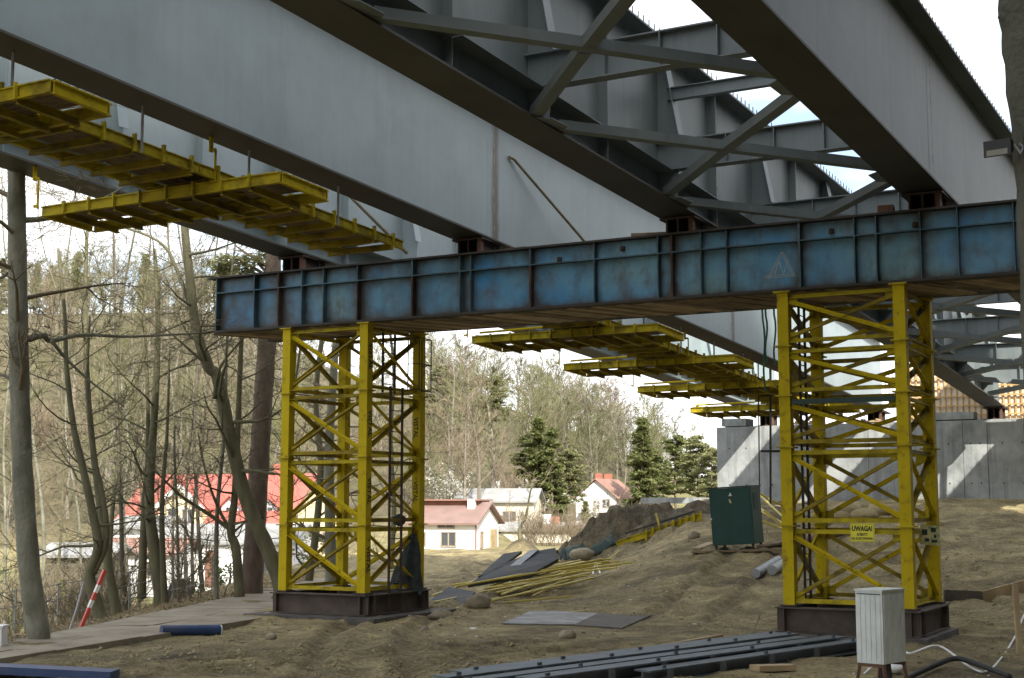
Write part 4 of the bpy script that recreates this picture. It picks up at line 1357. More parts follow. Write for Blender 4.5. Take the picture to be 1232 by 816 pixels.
# planks near the container and timber boards on the right
for (u0, v0, u1, v1, w_, lb) in ((838, 662, 856, 654, .35, "pale plank leaning out left of the green locker"), (833, 666, 944, 667, .3, "long brown plank lying in front of the green locker"), (916, 663, 944, 655, .4, "brown boards right of the green locker"),
                                 (1042, 792, 1062, 775, .12, "thin lath standing beside the grey cabinet")):
    solo(MB().bar(G(u0, v0, .06), G(u1, v1, .08), w_, .07), "plank", "plank_wood" if w_ != .35 else "pale_wood", lb, "plank")
for (u0, u1, v0, v1, m, lb) in ((1136, 1181, 724, 722, "plinth_dark", "dark board edging the bank at the right"), (1182, 1214, 721, 716, "pale_wood", "pale brown board edging the bank left of the wooden stake"), (1216, 1250, 715, 706, "pale_wood", "pale brown board edging the bank right of the wooden stake")):
    a, b = G(u0, v0), G(u1, v1)
    solo(MB().bar(a + Vector((0, 0, .14)), b + Vector((0, 0, .14)), .06, .36), "edging_board", m, lb, "board")
solo(MB().bar(G(1227, 790, -.1), at(1221, 703, (G(1227, 790)).y), .1, .1), "wooden_stake", "pale_wood", "wooden stake standing at the right edge of the site", "stake")
solo(MB().bar(G(905, 762, .02), G(915, 748, .25), .03, .03), "stick", "plank_wood", "thin stick leaning on the sand behind the grey beams", "stick")
# stones
def stone(u, v, rx, rz_, label, seed, m="stone", group="stones on the sand"):
    c = G(u, v)
    mb = MB(); blob(mb, c + Vector((0, 0, rz_ * .55)), rx, rx * .8, rz_, seed, 8, 11, .3)
    solo(mb, "stone", m, label, "stone", group, True)
stone(576, 733, .38, .28, "large round boulder at the left end of the pole pile", 1)
stone(683, 768, .2, .13, "two humped brown stone on the sand below the steel plates", 2)
stone(701, 672, .65, .32, "wide pale boulder on the spoil below the netting", 3)
stone(835, 645, .28, .22, "grey stone left of the green locker", 4)
stone(326, 766, .13, .1, "small pale stone before the left tower base", 5)
stone(511, 757, .11, .09, "small white stone below the right corner of the left tower base", 6)
stone(530, 743, .35, .16, "flat pale stone beside the right corner of the left tower base", 7)
for i in range(80):
    u, v = rp.uniform(120, 1230), rp.uniform(640, 812)
    if 340 < u < 520 and v < 750: continue
    s = rp.uniform(.02, .055)
    stone(u, v, s, s * .7, "small pebble scattered on the sand", 20 + i, "stone", "pebbles on the sand")
# rubble heap behind the right tower
for i, (u, v, s) in enumerate(((1022, 622, .75), (1040, 625, .6), (1012, 626, .5), (1058, 621, .6), (1035, 616, .5))):
    stone(u, v, s, s * .6, "pale sandy lump in the heap behind the right tower", 200 + i, "straw", "lumps in the sandy heap")

# floodlight and the trunk it hangs on, close on the right
tr = thing("tree", (6.1, 13.4, gz0(6.1, 13.4)), "thick dark trunk at the right edge carrying a floodlight", "tree")
yy = 13.4
path = [(1290, 816), (1272, 560), (1262, 350), (1256, 200), (1246, 90), (1238, 20), (1226, -60), (1200, -190)]
pts = [Vector((6.1, yy, gz0(6.1, yy) - .2))] + [at(u, v, yy) for u, v in path]
rad = [.31, .30, .28, .265, .275, .285, .28, .24, .2]
mb = MB(); mb.tube(smooth(pts, 5), [np.interp(i / 5, range(len(rad)), rad) * (1 + .04 * math.sin(i * 1.9)) for i in range((len(pts) - 1) * 5 + 1)], 14)
mb.build("trunk", "bark_trunk", tr, True)
mb = MB(); q = at(1206, 24, 13.35); mb.tube([q + Vector((.28, .1, -.15)), q + Vector((.12, 0, -.02)), q + Vector((-.03, 0, .05))], [.1, .06, .035], 7); mb.build("branch_stub", "bark_trunk", tr, True)
fl = thing("floodlight", at(1202, 176, 13.2), "small black floodlight fixed to the trunk at the right edge", "lamp", None, R(-38))
mb = MB(); mb.prism([(-.1, -.068, -.1), (.1, -.068, -.1), (.1, -.068, -.045), (-.1, -.068, -.045)], (0, .02, 0))
mb2 = MB(); mb2.hexa([(-.13, -.06, -.11), (.13, -.06, -.11), (.1, .12, -.03), (-.1, .12, -.03), (-.13, -.06, .05), (.13, -.06, .05), (.1, .12, .06), (-.1, .12, .06)])
mb2.build("housing", "lamp_black", fl, local=True); mb.build("glass", "lamp_glass", fl, local=True)
mb = MB(); mb.tube([(.135, .02, 0), (.19, .03, -.09), (.2, .1, -.02), (.16, .1, .02)], .012, 6); mb.build("bracket", "pipe_grey", fl, local=True)
mb = MB(); mb.box((.22, .1, -.06), (.03, .06, .26)); mb.build("mounting_plate", "rust_dark", fl, local=True)

# ------------------------------------------------------------------ houses beyond the site
def house(label, c, L, D, he, hr, rz, wall, roof, wins=(), chim=(), door=None, over=.4, group=None, name="house"):
    """gabled house: front length L along local x, depth D along y, eaves he, ridge hr; wins: (face, x, z, w, h)"""
    t = thing(name, c, label, "house", group, rz)
    x0, x1, y0, y1 = -L / 2, L / 2, -D / 2, D / 2
    mb = MB()
    mb.add([(x0, y0, -1.5), (x1, y0, -1.5), (x1, y1, -1.5), (x0, y1, -1.5), (x0, y0, he), (x1, y0, he), (x1, y1, he), (x0, y1, he), (x0, 0, hr - .08), (x1, 0, hr - .08)],
           [(3, 2, 1, 0), (0, 1, 5, 4), (2, 3, 7, 6), (1, 2, 6, 9, 5), (3, 0, 4, 8, 7), (4, 5, 9, 8), (6, 7, 8, 9)])
    mb.build("wall", wall, t, local=True)
    sl = (hr - he) / (D / 2)
    rf = None
    for s in (-1, 1):
        mb = MB()
        e = D / 2 + over
        mb.hexa([(x0 - over, 0, hr), (x1 + over, 0, hr), (x1 + over, s * e, hr - sl * e), (x0 - over, s * e, hr - sl * e)] + [(x0 - over, 0, hr + .14), (x1 + over, 0, hr + .14), (x1 + over, s * e, hr - sl * e + .14), (x0 - over, s * e, hr - sl * e + .14)])
        rf = mb.build("roof", roof, t, local=True)
    for (cx, cy, w, h) in chim:
        MB().box((cx, cy, hr - sl * abs(cy) + h / 2 - .3), (w, w, h + .6)).build("chimney", "brick_red" if wall != "house_cream" else "house_white", rf, local=True)
    for wd in wins:
        f, x, z, w, h = wd
        if f == 'f': a, b, n = Vector((1, 0, 0)), Vector((x, y0, z)), Vector((0, -1, 0))
        else: a, b, n = Vector((0, 1, 0)), Vector((x1, x, z)), Vector((1, 0, 0))
        mb = MB()
        up = Vector((0, 0, 1))
        for q, s in ((a * (w / 2), (.09, h)), (-a * (w / 2), (.09, h)), (Vector((0, 0, 0)), (.07, h))):
            mb.bar(b + q - up * (h / 2) + n * .04, b + q + up * (h / 2) + n * .04, .09, .1, n)
        for zz in (-h / 2, h / 2):
            mb.bar(b + up * zz - a * (w / 2 + .04) + n * .04, b + up * zz + a * (w / 2 + .04) + n * .04, .1, .09, up)
        fr = mb.build("window", "window_frame", t, local=True)
        pm = MB(); pm.bar(b - a * (w / 2) + n * .02, b + a * (w / 2) + n * .02, .03, h, up); pm.build("pane", "window_glass", fr, local=True)
    if door:
        x, w, h = door
        MB().box((x, y0 - .03, h / 2), (w, .08, h)).build("door", "door_brown", t, local=True)
    return t
def base(u, v, y):
    p = at(u, v, y); return p

# red roofed house with dormers
c = at(248, 690, 96)
hz = -4.9
th = R(-20)
h1 = house("large cream house with a bright red dormered roof behind the bare trees", (c.x + 1.2, 98, hz), 12.6, 8.5, 3.55, 6.9, th, "house_yellow", "roof_red",
           [('f', -4.0, 2.2, 1.0, 1.3), ('f', 2.2, 2.3, 1.0, 1.3), ('f', 4.4, 2.3, 1.0, 1.3), ('f', 2.2, .4, 1, 1.2), ('g', -.6, 2.4, 1.0, 1.3), ('g', 1.8, 2.4, 1.0, 1.3)], [(3.5, .5, .7, 1.2)])
def dormer(t, x, z0, w, h, roof, big=False):
    y = -4.25 + (.0 if big else 1.1)
    mb = MB()
    D2 = 3.2
    mb.add([(x - w / 2, y, z0), (x + w / 2, y, z0), (x + w / 2, y, z0 + h), (x, y, z0 + h + w * .42), (x - w / 2, y, z0 + h)] + [(x - w / 2, y + D2, z0), (x + w / 2, y + D2, z0), (x + w / 2, y + D2, z0 + h), (x, y + D2, z0 + h + w * .42), (x - w / 2, y + D2, z0 + h)],
           [(0, 1, 2, 3, 4), (9, 8, 7, 6, 5), (0, 5, 6, 1), (1, 6, 7, 2), (4, 9, 5, 0), (2, 7, 8, 3), (3, 8, 9, 4)])
    dm = mb.build("dormer", "house_white" if not big else "house_yellow", t, local=True)
    for s in (-1, 1):
        e = w / 2 + .25
        mb = MB()
        zt = z0 + h + w * .42
        sl = .84
        mb.hexa([(x, y - .3, zt), (x, y + D2, zt), (x + s * e, y + D2, zt - sl * e), (x + s * e, y - .3, zt - sl * e), (x, y - .3, zt + .1), (x, y + D2, zt + .1), (x + s * e, y + D2, zt - sl * e + .1), (x + s * e, y - .3, zt - sl * e + .1)])
        mb.build("dormer_roof", roof, dm, local=True)
        if big:
            mb = MB(); mb.bar((x, y - .33, zt - .02), (x + s * e, y - .33, zt - sl * e - .02), .06, .3, (0, 0, 1)); mb.build("bargeboard", "white_paint", dm, local=True)
    k = 2 if big else 1
    for i in range(k):
        xx = x + (i - (k - 1) / 2) * 1.1
        MB().box((xx, y - .01, z0 + h * .55), (.75, .06, h * .75)).build("window", "window_glass", dm, local=True)
        mb = MB(); mb.box((xx, y - .03, z0 + h * .55), (.07, .06, h * .75)); mb.box((xx, y - .032, z0 + h * .95), (.85, .06, .08)); mb.build("window_frame", "white_paint", dm, local=True)
dormer(h1, -4.3, 3.75, 1.5, 1.1, "roof_red")
dormer(h1, 1.9, 3.75, 1.5, 1.1, "roof_red")
dormer(h1, 4.6, 3.75, 1.5, 1.1, "roof_red")
dormer(h1, -1.3, 2.2, 3.4, 2.6, "roof_red", True)
p = at(170, 640, 90)
house("small white garage below the left end of the red roof", (p.x, 92, -4.8), 3.2, 4, 3.4, 4.0, R(-12), "house_white", "roof_grey")
# white annex with grey roof
p = at(268, 690, 84)
house("low white house with a brown door and shallow grey roof", (p.x + .3, 87, -4.75), 8.4, 6, 2.55, 3.5, R(-8), "house_white", "roof_grey", [('f', -3.0, 1.5, .9, .8), ('f', 2.2, 1.3, 1.5, 1.5), ('f', 3.6, 1.6, .8, 1.0)], [], (-.55, .8, 2.1), .3)
p = at(165, 690, 80)
house("low white shed with a brown shallow roof left of the white annex", (p.x, 83, -4.7), 4.4, 4, 2.0, 2.7, R(-8), "house_white", "roof_brown", [('f', .6, 1.1, .8, .8)], [], None, .3)
# house with pink roof
p = at(520, 660, 102)
h2 = house("white house with a faded pink roof and dark raised ridge behind the slab field", (p.x + 1.5, 104.4, -3.55), 5.0, 5.4, 2.35, 3.65, R(-17), "house_white", "roof_pink",
           [('f', .5, 1.15, 1.1, 1.0), ('f', -1.7, 1.15, .9, .9), ('f', .3, 2.1, 1.2, .3), ('g', -1.4, 1.1, .6, 1.1)], [])
MB().box((1.6, -.8, 3.5), (.5, .5, 1.0)).build("chimney", "house_white", h2, local=True)
mb = MB(); mb.box((-.2, .8, 3.6), (4.4, 2.6, .6)); mb.build("raised_ridge", "door_brown", h2, local=True)
mb = MB(); mb.box((-.2, .7, 3.93), (4.8, 3.2, .1)); mb.build("ridge_roof", "roof_brown", h2, local=True)
MB().tube([(2.56, -2.76, 0), (2.56, -2.76, 2.35)], .06, 6).build("downpipe", "roof_brown", h2, local=True)
MB().box((2.54, 1.4, .9), (.1, 1.5, 1.8)).build("garage_door", "pale_wood", h2, local=True)
p = at(586, 612, 135)
house("pale house with a low grey roof behind the pink roofed house", (p.x, 138, -1.5), 5.0, 6, 2.0, 3.0, R(-15), "house_cream", "roof_grey", [('f', 2, 1.2, 1.0, .9)], [(1.0, -.6, .6, 1.0)])
p = at(618, 635, 128)
house("narrow pale house behind the little bent tree", (p.x, 130, -3.2), 4.4, 4.5, 3.6, 4.6, R(-10), "house_cream", "roof_grey", [('f', 0, 2.2, 1.2, .9)])
p = at(652, 648, 118)
house("long low grey shed with a brick chimney behind the small earth heap", (p.x, 121, -3.3), 6.6, 4, 1.2, 1.75, R(-3), "house_cream", "roof_grey", [], [(.5, -.4, .7, .9)], None, .3)
p = at(690, 648, 118)
house("low white shed with a brick chimney left of the spoil heap", (p.x, 121, -3.3), 4.6, 4, 1.3, 1.6, R(-2), "house_white", "roof_pink", [], [(-1.4, -.4, .7, .8)], None, .15)
# gabled white house on the slope, gable towards the camera
p = at(733, 620, 172)
h3 = house("white gabled house with a brown roof and two red chimneys above the spoil heap", (p.x, 176, -3.3), 8.0, 5.2, 4.3, 6.4, R(-113), "house_white", "roof_brown", [('g', -1.3, 3.3, .7, 1.0), ('g', .1, 3.3, .7, 1.0), ('g', 1.3, 3.5, .9, 1.0)], [(1.5, -.5, .7, 1.2), (-2.0, -.5, .8, 1.2)])
bl = MB(); bl.box((4.5, -.4, 2.45), (1.0, 3.2, .12)); bl.build("balcony", "house_white", h3, local=True)
bl = MB()
for i in range(9): bl.box((4.95, -1.9 + i * .38, 2.9), (.05, .08, .8))
bl.box((4.95, -.4, 3.3), (.07, 3.2, .07)); bl.build("railing", "window_frame", h3, local=True)
p = at(76, 688, 72)
house("small dark roofed garden shed at the far left behind the trunk", (p.x, 76, -4.9), 3.4, 3, 2.3, 2.8, R(-5), "bark_dark", "roof_grey", [], [], None, .35, None, "garden_shed")

# garden things on the left
rb = thing("barrier_pole", G(96, 754), "red and white striped barrier pole leaning against a stem", "pole")
a, b = G(96, 756), at(126, 686, G(96, 756).y + .3)
n = 8
for i in range(n):
    MB().bar(a.lerp(b, i / n), a.lerp(b, (i + 1) / n), .16, .08).build("stripe", "red_paint" if i in (0, 1, 2, 4, 6, 7) else "white_paint", rb)
a, b = G(84, 756), at(101, 700, G(84, 756).y + .4)
solo(MB().tube([a, a.lerp(b, .5) + Vector((.02, 0, 0)), b], .03, 6), "bare_stake", "pipe_grey", "thin pale stake leaning left of the striped barrier pole", "stake")
gp = G(215, 726); gp.y = 62
gs = thing("headstone", (gp.x * 62 / gp.y if False else at(215, 722, 60).x, 60, gz0(at(215, 722, 60).x, 60)), "dark round topped stone standing before the white annex", "stone")
gzb = gs.location.z
zt = at(215, 697, 60).z
mb = MB()
prof = [(-.45, 0), (.45, 0), (.48, (zt - gzb) * .7), (.38, (zt - gzb) * .88), (.2, zt - gzb), (-.2, zt - gzb), (-.38, (zt - gzb) * .88), (-.48, (zt - gzb) * .7)]
mb.prism([(x, 0, z) for x, z in prof], (0, .3, 0)); mb.build("slab", "sheet_dark", gs, local=True)
MB().box((0, .15, .08), (1.2, .6, .16)).build("foot", "plinth_dark", gs, local=True)
# wire fence
fc = thing("wire_fence", G(60, 762), "thin wire fence with pale posts beyond the slab road", "fence")
fa, fb_ = at(-40, 757, 36), at(330, 700, 60)
for i in range(11):
    q = fa.lerp(fb_, i / 10)
    zg = gz0(q.x, q.y)
    MB().tube([(q.x, q.y, zg), (q.x, q.y, zg + 1.25)], .025, 6).build("post", "wire", fc)
for h in (.35, .8, 1.2):
    mb = MB()
    pts = []
    for i in range(21):
        q = fa.lerp(fb_, i / 20); pts.append((q.x, q.y, gz0(q.x, q.y) + h))
    mb.tube(pts, .012, 4); mb.build("wire_strand", "wire", fc)
# small pale rubbish bin at left edge, white and yellow car shape in the garden
p = G(-6, 779)
bn = thing("white_box", p, "white box cut off by the left edge of the picture", "box")
MB().box((0, 0, .22), (.4, .4, .44)).build("body", "white_plastic", bn, local=True)
MB().box((0, 0, .46), (.44, .44, .04)).build("lid", "white_plastic", bn, local=True)
for u, v, m, lb in ((61, 695, "white_plastic", "white wrapped bale in the garden behind the trunk"), (84, 693, "sign_yellow", "yellow wrapped bale in the garden right of the white one")):
    q = at(u, v, 66); mb = MB(); blob(mb, (q.x, 66, gz0(q.x, 66) + .5), .55, .45, .5, u, 8, 12, .12)
    mb.add(*(lambda s: (s.v, s.f))(MB().box((q.x, 66, gz0(q.x, 66) + .02), (.7, .6, .1))))
    solo(mb, "wrapped_bale", m, lb, "bale", None, True)
# ------------------------------------------------------------------ trees
class Tree:
    def __init__(self, seed):
        self.r = random.Random(seed)
        self.trunk, self.twigs = MB(), MB()
    def limb(self, p, d, length, rad, depth, maxd, mb=None, up=.12, wob=.22, nseg=5, minr=.008, spread=(.5, 1.0), kids=(3, 5)):
        r = self.r
        pts, rads = [p], [rad]
        d = d.normalized()
        for i in range(nseg):
            d = (d + Vector((r.gauss(0, wob), r.gauss(0, wob), r.gauss(0, wob * .7) + up * .5))).normalized()
            p = p + d * (length / nseg)
            pts.append(p)
            rads.append(max(minr, rad * (1 - .85 * (i + 1) / nseg)))
        tgt = self.trunk if depth == 0 else self.twigs
        tgt.tube(pts, rads, 7 if depth == 0 else (5 if depth == 1 else 3), cap=False)
        if depth < maxd:
            k = r.randint(*kids)
            for i in range(k):
                f = r.uniform(.25, 1.0) if depth else r.uniform(.3, 1.0)
                j = min(int(f * nseg), nseg - 1)
                t = f * nseg - j
                q = pts[j].lerp(pts[j + 1], t)
                ax = (pts[j + 1] - pts[j]).normalized()
                side = Vector((r.gauss(0, 1), r.gauss(0, 1), r.gauss(0, .5)))
                side = (side - ax * side.dot(ax)).normalized()
                ang = r.uniform(*spread)
                nd = ax * math.cos(ang) + side * math.sin(ang)
                self.limb(q, nd, length * r.uniform(.42, .68) * (1.1 - .35 * f), max(minr, rads[j] * .62), depth + 1, maxd, None, up, wob, max(3, nseg - 1), minr, spread, kids)
def stem_points(path, y0, y1=None):
    y1 = y0 if y1 is None else y1
    n = len(path) - 1
    return [at(u, v, y0 + (y1 - y0) * i / n) for i, (u, v) in enumerate(path)]
def near_tree(label, path, y0, y1, r0, r1, bark, seed, branches=16, blen=3.2, zmin=.25, maxd=3, group="bare trees left of the towers", name="tree", minr=.007, extra=None):
    T_ = Tree(seed)
    pts = stem_points(path, y0, y1)
    b = pts[0]
    zg = gz0(b.x, b.y)
    if pts[0].z > zg: pts = [Vector((b.x - .03, b.y, zg - .1))] + pts
    sp = smooth(pts, 5)
    n = len(sp)
    rad = [r0 + (r1 - r0) * (i / (n - 1)) + (.35 * r0 if i == 0 else (.12 * r0 if i < 3 else 0)) for i in range(n)]
    rad = [x * (1 + .04 * math.sin(i * 2.3 + seed)) for i, x in enumerate(rad)]
    t = thing(name, (b.x, b.y, zg), label, "tree", group)
    T_.trunk.tube(sp, rad, 9)
    for k in range(branches):
        f = zmin + (1 - zmin) * (k + T_.r.random()) / branches
        i = min(int(f * (n - 1)), n - 2)
        q = sp[i].lerp(sp[i + 1], f * (n - 1) - i)
        az = T_.r.uniform(0, 2 * math.pi)
        d = Vector((math.cos(az), math.sin(az), T_.r.uniform(.0, .7)))
        T_.limb(q, d, blen * T_.r.uniform(.5, 1.15), rad[i] * T_.r.uniform(.22, .42), 1, maxd, None, .10, .2, 5, minr, (.45, 1.1), (3, 5))
    if extra:
        for ex in extra:
            e = smooth(stem_points(ex[0], ex[1], ex[2]), 5)
            m = len(e)
            T_.trunk.tube(e, [ex[3] + (ex[4] - ex[3]) * i / (m - 1) for i in range(m)], 7)
            for k in range(ex[5] if len(ex) > 5 else 5):
                f = .3 + .7 * T_.r.random(); i = min(int(f * (m - 1)), m - 2)
                az = T_.r.uniform(0, 2 * math.pi)
                T_.limb(e[i], Vector((math.cos(az), math.sin(az), T_.r.uniform(.1, .8))), blen * T_.r.uniform(.4, 1), ex[4] * .6, 1, maxd, None, .1, .2, 5, minr, (.45, 1.1), (3, 5))
    T_.trunk.build("trunk", bark, t, True)
    T_.twigs.build("crown", "twig" if bark != "bark_olive" else "bark_olive", t, True)
    return t
near_tree("large grey trunk at the far left reaching up behind the girder", [(47, 764), (36, 690), (27, 560), (23, 430), (21, 300), (20, 200), (22, 60), (30, -60)], 33, 33, .27, .19, "bark_grey", 1, 12, 3.0, .45, 3,
          extra=[([(35, 408), (52, 404), (62, 410), (100, 403), (160, 405), (250, 400)], 33, 34.5, .09, .02, 6), ([(62, 410), (80, 432), (110, 460), (150, 490)], 33.1, 34, .05, .015, 5), ([(28, 265), (60, 262), (105, 248), (150, 225)], 33, 33.6, .08, .02, 3),
                 ([(20, 300), (8, 330), (-20, 340)], 33, 33, .06, .02, 4), ([(22, 466), (5, 452), (-20, 452)], 33, 33, .06, .02, 3)])
near_tree("curved grey tree rising left from beside the pine to behind the blue beam", [(338, 704), (322, 660), (296, 600), (276, 520), (262, 455), (250, 440), (236, 395), (228, 330), (222, 270), (218, 180)], 47, 46, .29, .11, "bark_olive", 2, 16, 3.6, .3, 3,
          extra=[([(264, 470), (250, 430), (238, 400), (215, 330), (190, 290), (120, 265)], 46.6, 47, .12, .03, 8), ([(258, 480), (266, 440), (300, 400)], 46.5, 46, .08, .02, 4)])
near_tree("tall reddish pine trunk left of the left tower", [(303, 712), (308, 620), (314, 520), (320, 430), (324, 380), (328, 330), (330, 250)], 50, 50, .40, .28, "bark_pine", 3, 3, 2.0, .86, 2)
near_tree("forked olive stem with slanting left branch in front of the red roof", [(288, 714), (284, 660), (278, 640), (283, 590), (286, 520), (290, 420), (296, 330)], 48, 48, .2, .06, "bark_olive", 4, 12, 2.8, .35, 3, extra=[([(281, 640), (250, 618), (222, 600), (205, 585), (180, 560)], 48, 47, .08, .02, 6), ([(281, 645), (262, 610), (248, 570), (238, 520)], 48, 48, .07, .02, 5)])
near_tree("thick dark double stem in front of the white garage", [(196, 742), (190, 690), (183, 640), (180, 600), (183, 540), (188, 460), (190, 380), (186, 300)], 47, 47, .24, .06, "bark_olive", 5, 16, 3.0, .3, 3, extra=[([(170, 720), (172, 660), (174, 600), (178, 540), (176, 430), (170, 330)], 47.5, 47.5, .16, .03, 7), ([(199, 738), (196, 680), (195, 600), (201, 520), (204, 420)], 46.7, 47, .13, .03, 6)])
near_tree("slim bare tree with an elbow right of the striped pole", [(124, 752), (113, 715), (108, 690), (118, 660), (112, 620), (99, 560), (88, 510), (80, 440), (78, 380), (70, 300)], 41, 41, .19, .04, "bark_olive", 6, 16, 2.8, .3, 3, extra=[([(112, 690), (128, 650), (124, 600), (112, 540), (105, 470), (108, 380)], 41, 41.5, .11, .03, 7)])
near_tree("slim bare tree behind the elbowed one", [(142, 744), (132, 690), (124, 640), (118, 590), (108, 500), (103, 400), (104, 300), (108, 230)], 44, 44, .16, .04, "bark_olive", 7, 14, 2.8, .35, 3)
near_tree("thin straight stem left of the white garage", [(152, 735), (147, 680), (146, 620), (143, 540), (140, 470), (138, 360), (136, 270)], 50, 50, .11, .03, "bark_dark", 8, 16, 2.6, .25, 3)
near_tree("pale stem between the tower legs on the left tower's left side", [(398, 690), (397, 620), (396, 540), (400, 470), (404, 410)], 56, 56, .26, .14, "bark_grey", 9, 10, 3.4, .2, 3)
near_tree("leaning stem seen through the left tower", [(372, 694), (380, 640), (386, 560), (380, 480), (388, 400)], 58, 58, .2, .09, "bark_olive", 10, 12, 3.2, .2, 3)
near_tree("bare tree behind the right leg of the left tower", [(470, 678), (474, 610), (470, 530), (474, 450), (468, 390)], 70, 70, .17, .06, "bark_olive", 12, 14, 3.2, .15, 3)
rt = random.Random(21)
THIN = ["thin bare tree at the far left edge, left of the large grey trunk", "thin bare tree just right of the large grey trunk", "thin bare tree left of the garden shed's right corner", "thin bare tree behind the striped barrier pole",
        "thin bare tree in front of the white garage's left wall", "thin bare tree in front of the white garage's right wall", "thin bare tree above the dark headstone", "thin bare tree right of the dark headstone",
        "thin bare tree before the annex left of its brown door", "thin bare tree before the annex at its brown door", "thin bare tree between the reddish pine and the left tower", "thin bare tree hidden behind the left leg of the left tower",
        "thin bare tree rising behind the large grey trunk's lower half", "thin bare tree between the two elbowed stems", "thin bare tree under the left end of the red roof", "thin bare tree before the wide central gable of the red roof"]
for i in range(16):                                      # thinner trees filling the wood
    u = (8, 52, 72, 96, 158, 166, 212, 226, 244, 262, 330, 345, 30, 130, 205, 236)[i] + rt.uniform(-4, 4)
    y = rt.uniform(44, 68)
    lean = rt.uniform(-26, 26)
    vb = 608 + 1700 * 4.0 / y
    near_tree(THIN[i], [(u, vb), (u + lean * .2 + rt.uniform(-5, 5), 620), (u + lean * .5 + rt.uniform(-7, 7), 520), (u + lean * .9 + rt.uniform(-9, 9), 400), (u + lean * 1.5 + rt.uniform(-10, 10), 290), (u + lean * 2.2, 200)], y, y, rt.uniform(.06, .11), .02, rt.choice(["bark_olive", "bark_dark", "bark_grey"]), 40 + i, 24, 3.1, .15, 3, "thin trees in the wood on the left")

# evergreens
def needle_clumps(mb, c, rx, rz, n, size, r):
    for i in range(n):
        d = Vector((r.gauss(0, 1), r.gauss(0, 1), r.gauss(0, 1))).normalized()
        s = r.random() ** .45
        p = Vector(c) + Vector((d.x * rx * s, d.y * rx * s, d.z * rz * s))
        a = Vector((r.gauss(0, 1), r.gauss(0, 1), r.gauss(0, .45))).normalized()
        b = a.cross(Vector((r.gauss(0, .4), r.gauss(0, .4), 1))).normalized()
        l, w = size * r.uniform(.6, 1.3), size * r.uniform(.25, .5)
        mb.add([p - a * l - b * w * .3, p - a * l * .2 + b * w, p + a * l, p - a * l * .1 - b * w], [(0, 1, 2, 3)])
def pine_mesh(seed, h, w, base_f=.25, conical=.7, dens=1.0, size=.38):
    r = random.Random(seed)
    tr, cr = MB(), MB()
    tr.tube([(0, 0, -.4), (r.uniform(-.1, .1), 0, h * .4), (r.uniform(-.2, .2), 0, h * .97)], [h * .017, h * .012, .03], 7)
    k = int(42 * dens)
    for i in range(k):
        f = base_f + (1 - base_f) * (i + r.random()) / k
        g = (f - base_f) / (1 - base_f)
        reach = w * ((1 - g) ** conical * .9 + .1) * (.55 + .6 * min(1, g * 4)) * r.uniform(.55, 1.15)
        az = r.uniform(0, 6.28)
        z = h * f
        tip = Vector((math.cos(az) * reach, math.sin(az) * reach, z + r.uniform(-.1, .12) * reach))
        tr.tube([(0, 0, z), tip], [.05, .015], 4, False)
        for q in range(3):
            s = (.4, .7, 1.0)[q]
            needle_clumps(cr, Vector((0, 0, z)).lerp(tip, s) + Vector((0, 0, .1)), .5 * (.7 + .25 * q), .26, int(22 * dens), size, r)
    needle_clumps(cr, (0, 0, h * .97), .35, .6, 30, size * .8, r)
    return tr, cr
PINES = {}
def pine(label, x, y, h_scale, kind, rz, group="evergreen trees on the hillside", mats_="needle"):
    if kind not in PINES:
        par = {"spruce": (5, 12, 1.95, .12, .8, 2.0, .24), "pine": (6, 12, 3.0, .38, .45, 1.7, .26), "scrub": (9, 8, 2.6, .05, .6, 1.2, .4)}[kind]
        a, b = pine_mesh(*par)
        PINES[kind] = (a.mesh("trunk", "bark_pine"), {m: b.mesh("crown", m) for m in ("needle", "needle_olive")})
    t = thing("pine_tree", (x, y, gz0(x, y) - .2), label, "tree", group, rz)
    for nm, me in (("trunk", PINES[kind][0]), ("crown", PINES[kind][1][mats_])):
        o = bpy.data.objects.new(nm, me); COL.objects.link(o); o.parent = t
        o.scale = (h_scale,) * 3
    return t
def pine_at(label, u, vtop, y, kind, rz, m="needle", **k):
    p = at(u, vtop, y)
    zg = gz0(p.x, y)
    H = {"spruce": 12, "pine": 12, "scrub": 8}[kind]
    return pine(label, p.x, y, max(.3, (p.z - zg) / H), kind, rz, mats_=m, **k)
pine_at("tall dark evergreen standing alone at the right end of the hill", 771, 503, 168, "spruce", 0)
pine_at("evergreen close beside the lone tall one", 783, 540, 172, "pine", 2)
pine_at("spreading olive pine left of the abutment", 838, 525, 165, "pine", 1, "needle_olive")
pine_at("narrow pine left of the spreading olive pine", 812, 524, 180, "pine", 3)
pine_at("rounded pine hard against the abutment", 856, 540, 160, "pine", 4, "needle_olive")
pine_at("dark evergreen clump in the middle of the hill", 646, 503, 150, "spruce", 1)
pine_at("second dark evergreen in the middle of the hill", 664, 515, 148, "spruce", 2)
pine_at("third dark evergreen, left of the middle clump", 632, 522, 152, "pine", 2)
pine_at("evergreen right of the middle clump", 682, 540, 150, "pine", 3, "needle_olive")
pine_at("yellowish evergreen high on the hill beside the left tower", 530, 440, 168, "pine", 2, "needle_olive")
pine_at("yellowish evergreen high on the hill, second from the left tower", 560, 458, 170, "pine", 0, "needle_olive")
pine_at("yellowish evergreen high on the hill, third from the left tower", 592, 452, 172, "pine", 3, "needle_olive")
pine_at("bright conical young spruce left of the white gabled house", 704, 606, 128, "spruce", 1, "needle_olive", group=None)
t = [o for o in COL.objects if o.get("label") == "tall reddish pine trunk left of the left tower"][0]
mb = MB(); rp_ = random.Random(3)
for u_, v_, sx in ((262, 318, .5), (280, 312, .6), (300, 314, .6), (318, 306, .5), (270, 326, .4), (295, 325, .4), (330, 296, .6), (345, 300, .5)):
    needle_clumps(mb, at(u_, v_, 50 + rp_.uniform(-.6, .6)), sx, .22, 90, .16, rp_)
